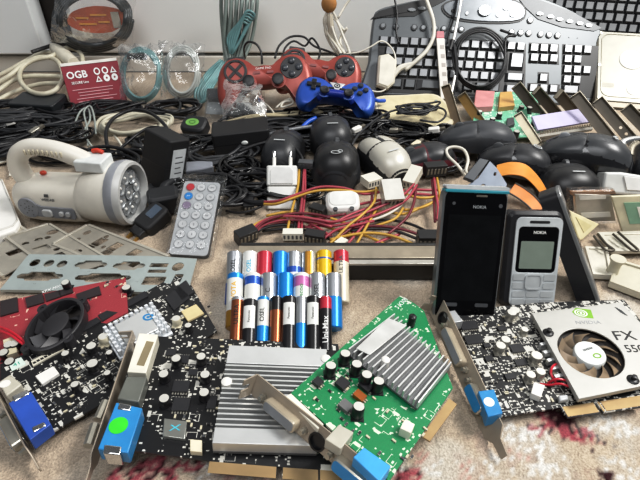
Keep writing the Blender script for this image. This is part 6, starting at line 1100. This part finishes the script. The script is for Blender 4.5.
slab('green_face', root, Q_, [(630, 224), (666, 223), (660, 202), (624, 203)], 0, .8, mat('face_green', '#7fa08a', .5)); slab('printed_square', root, Q_, [(640, 218), (656, 218), (652, 207), (637, 207)], .8, 1.2, mat('label_white', '#d9d6cf'))
root = thing('plastic_box', 'translucent white plastic box behind the green-faced card', 'box', at(622, 190, 0)); org = np.array(root.location)*1000
Q_ = Aff((602, 194, 8), (650, 196, 8), (604, 172, 30)); mb = MB(); mb.prism(Q_.quad([(602, 193), (660, 197), (660, 178), (622, 172), (606, 172)]), -20, 0, 0, Q_.t, ch=2); mb.build('box_shell', mat('frosted_white', '#c6c7c4', .4), root, org, bevel=1); slab('box_lid', root, Q_, [(627, 190), (660, 192), (658, 180), (624, 176)], 0, 1.5, mat('frosted_lid', '#d6d6d3', .35), bevel=.5)
root = thing('plastic_wedge', 'beige triangular plastic piece beside the dark edge-on phone', 'plastic piece', at(584, 232, 0)); org = np.array(root.location)*1000
Q_ = Aff((571, 236, 10), (598, 224, 14), (572, 212, 28)); mb = MB(); mb.prism(Q_.quad([(570, 210), (600, 224), (583, 240), (578, 241)]), -9, 0, 0, Q_.t, ch=1); mb.build('wedge_body', mat('wedge_beige', '#cfc5a2', .45), root, org, bevel=.6); mb = MB(); mb.prism(inset(Q_.quad([(571, 212), (598, 224), (582, 238)]), 4), 0, .6, 0, Q_.t); mb.build('recess', mat('wedge_face', '#c2b78f', .5), root, org)
def tray(label, px, z, h, m, rim=3, name='plastic_tray', cat='tray'):
    A4 = Aff((*px[0], z), (*px[1], z), (*px[3], z)); root = thing(name, label, cat, np.mean([at(p[0], p[1], 0) for p in px], 0)); org = np.array(root.location)*1000; q = A4.quad(px)
    mb = MB(); mb.prism(q, -h, -h*.3, 0, A4.t); mb.build('tray_base', m, root, org, bevel=.4); mb = MB(); mb.plate(q, [inset(q, rim)], -h*.3, 0, 0, A4.t); mb.build('tray_rim', m, root, org, bevel=.3); return root
PT = mat('pale_tray', '#bfbaa8', .45, .1, .08); PT2 = mat('pale_plate', '#c9c5b8', .4, .2)
tray('flat pale plate lying behind the keypad phones', [(593, 274), (613, 275), (608, 247), (585, 246)], 8, 6, PT2)
tray('shallow cream tray with a raised corner, lowest of the pale parts', [(610, 281), (655, 298), (662, 272), (616, 258)], 8, 7, PT)
tray('pale slotted plate under the green-faced card', [(612, 251), (668, 250), (658, 230), (597, 232)], 9, 4, PT2, 5)
root = thing('corner_post', 'small cream post standing on the corner of the shallow tray', 'plastic piece', at(613, 270, 8)); mb = MB(); mb.lathe([(6, -6), (4.6, 4), (5, 9), (7, 12), (7, 14), (.3, 14)], 14); mb.build('post', PT, root, bevel=.4)
for lab, pts in (('thin steel clip with two prongs beside the beige wedge', ((594, 236, 12), (600, 244, 12), (606, 250, 11), (614, 250, 11), (606, 244, 12), (598, 234, 13))), ('dark steel clip on the slotted plate', ((613, 234, 14), (622, 242, 13), (632, 250, 12), (638, 250, 12), (628, 241, 13), (618, 232, 14)))):
    cable('steel_clip', lab, 'clip', [at(*p) for p in pts], 1.3, mat('clip_steel', '#5d5850', .35, .7))
root = thing('metal_latch', 'shiny steel latch on the dark mouse at the frame edge', 'latch', at(630, 146, 36)); mb = MB(); mb.tube([(-14, -14, -4), (-8, 4, 2), (4, 12, 4), (18, 16, 4)], 3, 8, sq=(1.5, .6)); mb.build('latch_arm', CHROME, root); mb = MB(); mb.tube([(-6, -16, -4), (0, -4, 1), (12, 6, 3)], 2.4, 8, sq=(1.5, .6)); mb.build('latch_bar', STEELD, root)
# odd ends in the dark heap
for lab, u, v, z, rz, m, w_ in (('small white plug end beside the emblem mouse', 357, 131, 26, 30, WHITE, 9), ('small silver jack among the black cables', 372, 141, 16, 10, STEEL, 8), ('silver jack on the black cable heap', 394, 132, 22, -20, STEEL, 8), ('cream plug end on the black cable heap', 416, 146, 18, 40, CREAM, 9), ('pale connector end beside the cream cords', 434, 132, 22, -10, WHITE, 10), ('silver jack in the cables above the torch handle', 36, 133, 18, 60, STEEL, 10), ('white plug end in the cables above the torch', 12, 124, 20, 10, WHITE, 9), ('small blue cap on the leads beside the blue controller', 366, 99, 34, 0, mat('cap_blue', '#2f86cf', .3), 20)):
    root = thing('cable_connector', lab, 'connector', at(u, v, z), (0, -12, rz)); k = w_/9
    if w_ == 20: mb = MB(); mb.ball((0, 0, 0), (13, 10, 9)); mb.build('cap_shell', m, root); mb = MB(); mb.tube([(10, 0, -2), (18, -2, -6), (28, 4, -10)], 3, 8); mb.build('cap_neck', BLUED, root)
    else:
        mb = MB(); mb.prism(rrect(14*k, 8*k, 2*k, 3), 0, 6*k, 0, ch=1); mb.build('connector_body', m, root, bevel=.4); mb = MB(); mb.box((10*k, 0, 3*k), (7*k, 5*k, 3*k)); mb.build('contact_end', STEELD, root)
# ================================================================== pieces of parts go one level deeper
def nest():
    import re
    stem = lambda o: re.sub(r'\.\d+$', '', o.name)
    R = {'graphics_card': {'fan_blade': 'fan_hub', 'hub_emblem': 'fan_hub', 'heatsink_fin': 'heatsink|heatsink_base', 'heatsink_edge': 'heatsink', 'heatsink_cover': 'heatsink', 'heatsink_block': 'heatsink', 'dvi_port': 'bracket', 'vga_port': 'bracket', 'video_socket': 'bracket', 'hex_nut': 'bracket', 'port_shell': 'bracket', 'socket_pins': 'dvi_socket', 'socket_clip': 'vga_socket', 'round_sticker': 'vga_socket', 'lettering': 'fan_shroud|circuit_board', 'logo_panel': 'fan_shroud', 'eye_emblem': 'fan_shroud', 'shroud_vent': 'fan_shroud', 'fan_lug': 'fan_frame', 'header_hole': 'header_strip', 'edge_contacts': 'circuit_board', 'socket_cap': 'silver_socket', 'blue_emblem': 'heatsink'},
         'mobile_phone': {'screen': 'glass_front|window|edge_trim', 'lettering': 'glass_front|window', 'sensor': 'glass_front', 'earpiece': 'glass_front|silver_face', 'top_rim': 'body'},
         'remote_control': {'button_ring': 'button', 'lettering': 'button'}, 'flashlight': {'led_cup': 'reflector', 'grip_rib': 'handle', 'switch': 'grey_panel', 'speaker_hole': 'grey_panel', 'red_button': 'handle', 'handle_joint': 'handle', 'lettering': 'body', 'emblem': 'body'},
         'game_controller': {'direction_bar': 'direction_pad', 'thumb_stick': 'stick_ring', 'badge_emblem': 'centre_badge', 'lettering': 'shell'}, 'computer_mouse': {'printed_mark': 'palm_cover'}, 'power_adapter': {'printed_line': 'rating_label', 'sticker_print': 'green_sticker'},
         'carton': {'printed_symbol': 'carton_body', 'printed_line': 'carton_body', 'lettering': 'carton_body'}, 'display_module': {'pin': 'pin_base'}, 'battery': {'lettering': 'sleeve', 'printed_panel': 'sleeve'}, 'wall_charger': {'cap_panel': 'charger_cap'},
         'hard_drive': {'spindle_cap': 'drive_cover', 'pivot_cap': 'drive_cover', 'pressed_edge': 'drive_cover', 'label_patch': 'drive_cover', 'cover_screw': 'drive_cover'}, 'label_card': {'printed_line': 'card_sheet'}, 'wall_plug': {'plug_notch': 'plug_face'}, 'plastic_ruler': {'strip_mark': 'strip'}, 'processor_card': {'printed_square': 'green_face'},
         'computer_keyboard': {'pod_border': 'control_pod'}, 'io_shield': {'lettering': 'plate'}}
    ctr = lambda o: o.matrix_basis @ (sum((Vector(c) for c in o.bound_box), Vector())/8)
    for root in [o for o in bpy.data.objects if o.parent is None and 'category' in o]:
        rules = R.get(stem(root))
        if not rules: continue
        ch = list(root.children)
        for c in ch:
            tgt = rules.get(stem(c))
            if not tgt: continue
            for t in tgt.split('|'):
                ps = [p for p in ch if stem(p) == t and p is not c]
                if ps:
                    p = min(ps, key=lambda q: (ctr(q)-ctr(c)).length); mb_ = p.matrix_basis.inverted() @ c.matrix_basis; c.parent = p; c.matrix_basis = mb_; break
bpy.context.view_layer.update(); nest(); bpy.context.view_layer.update()
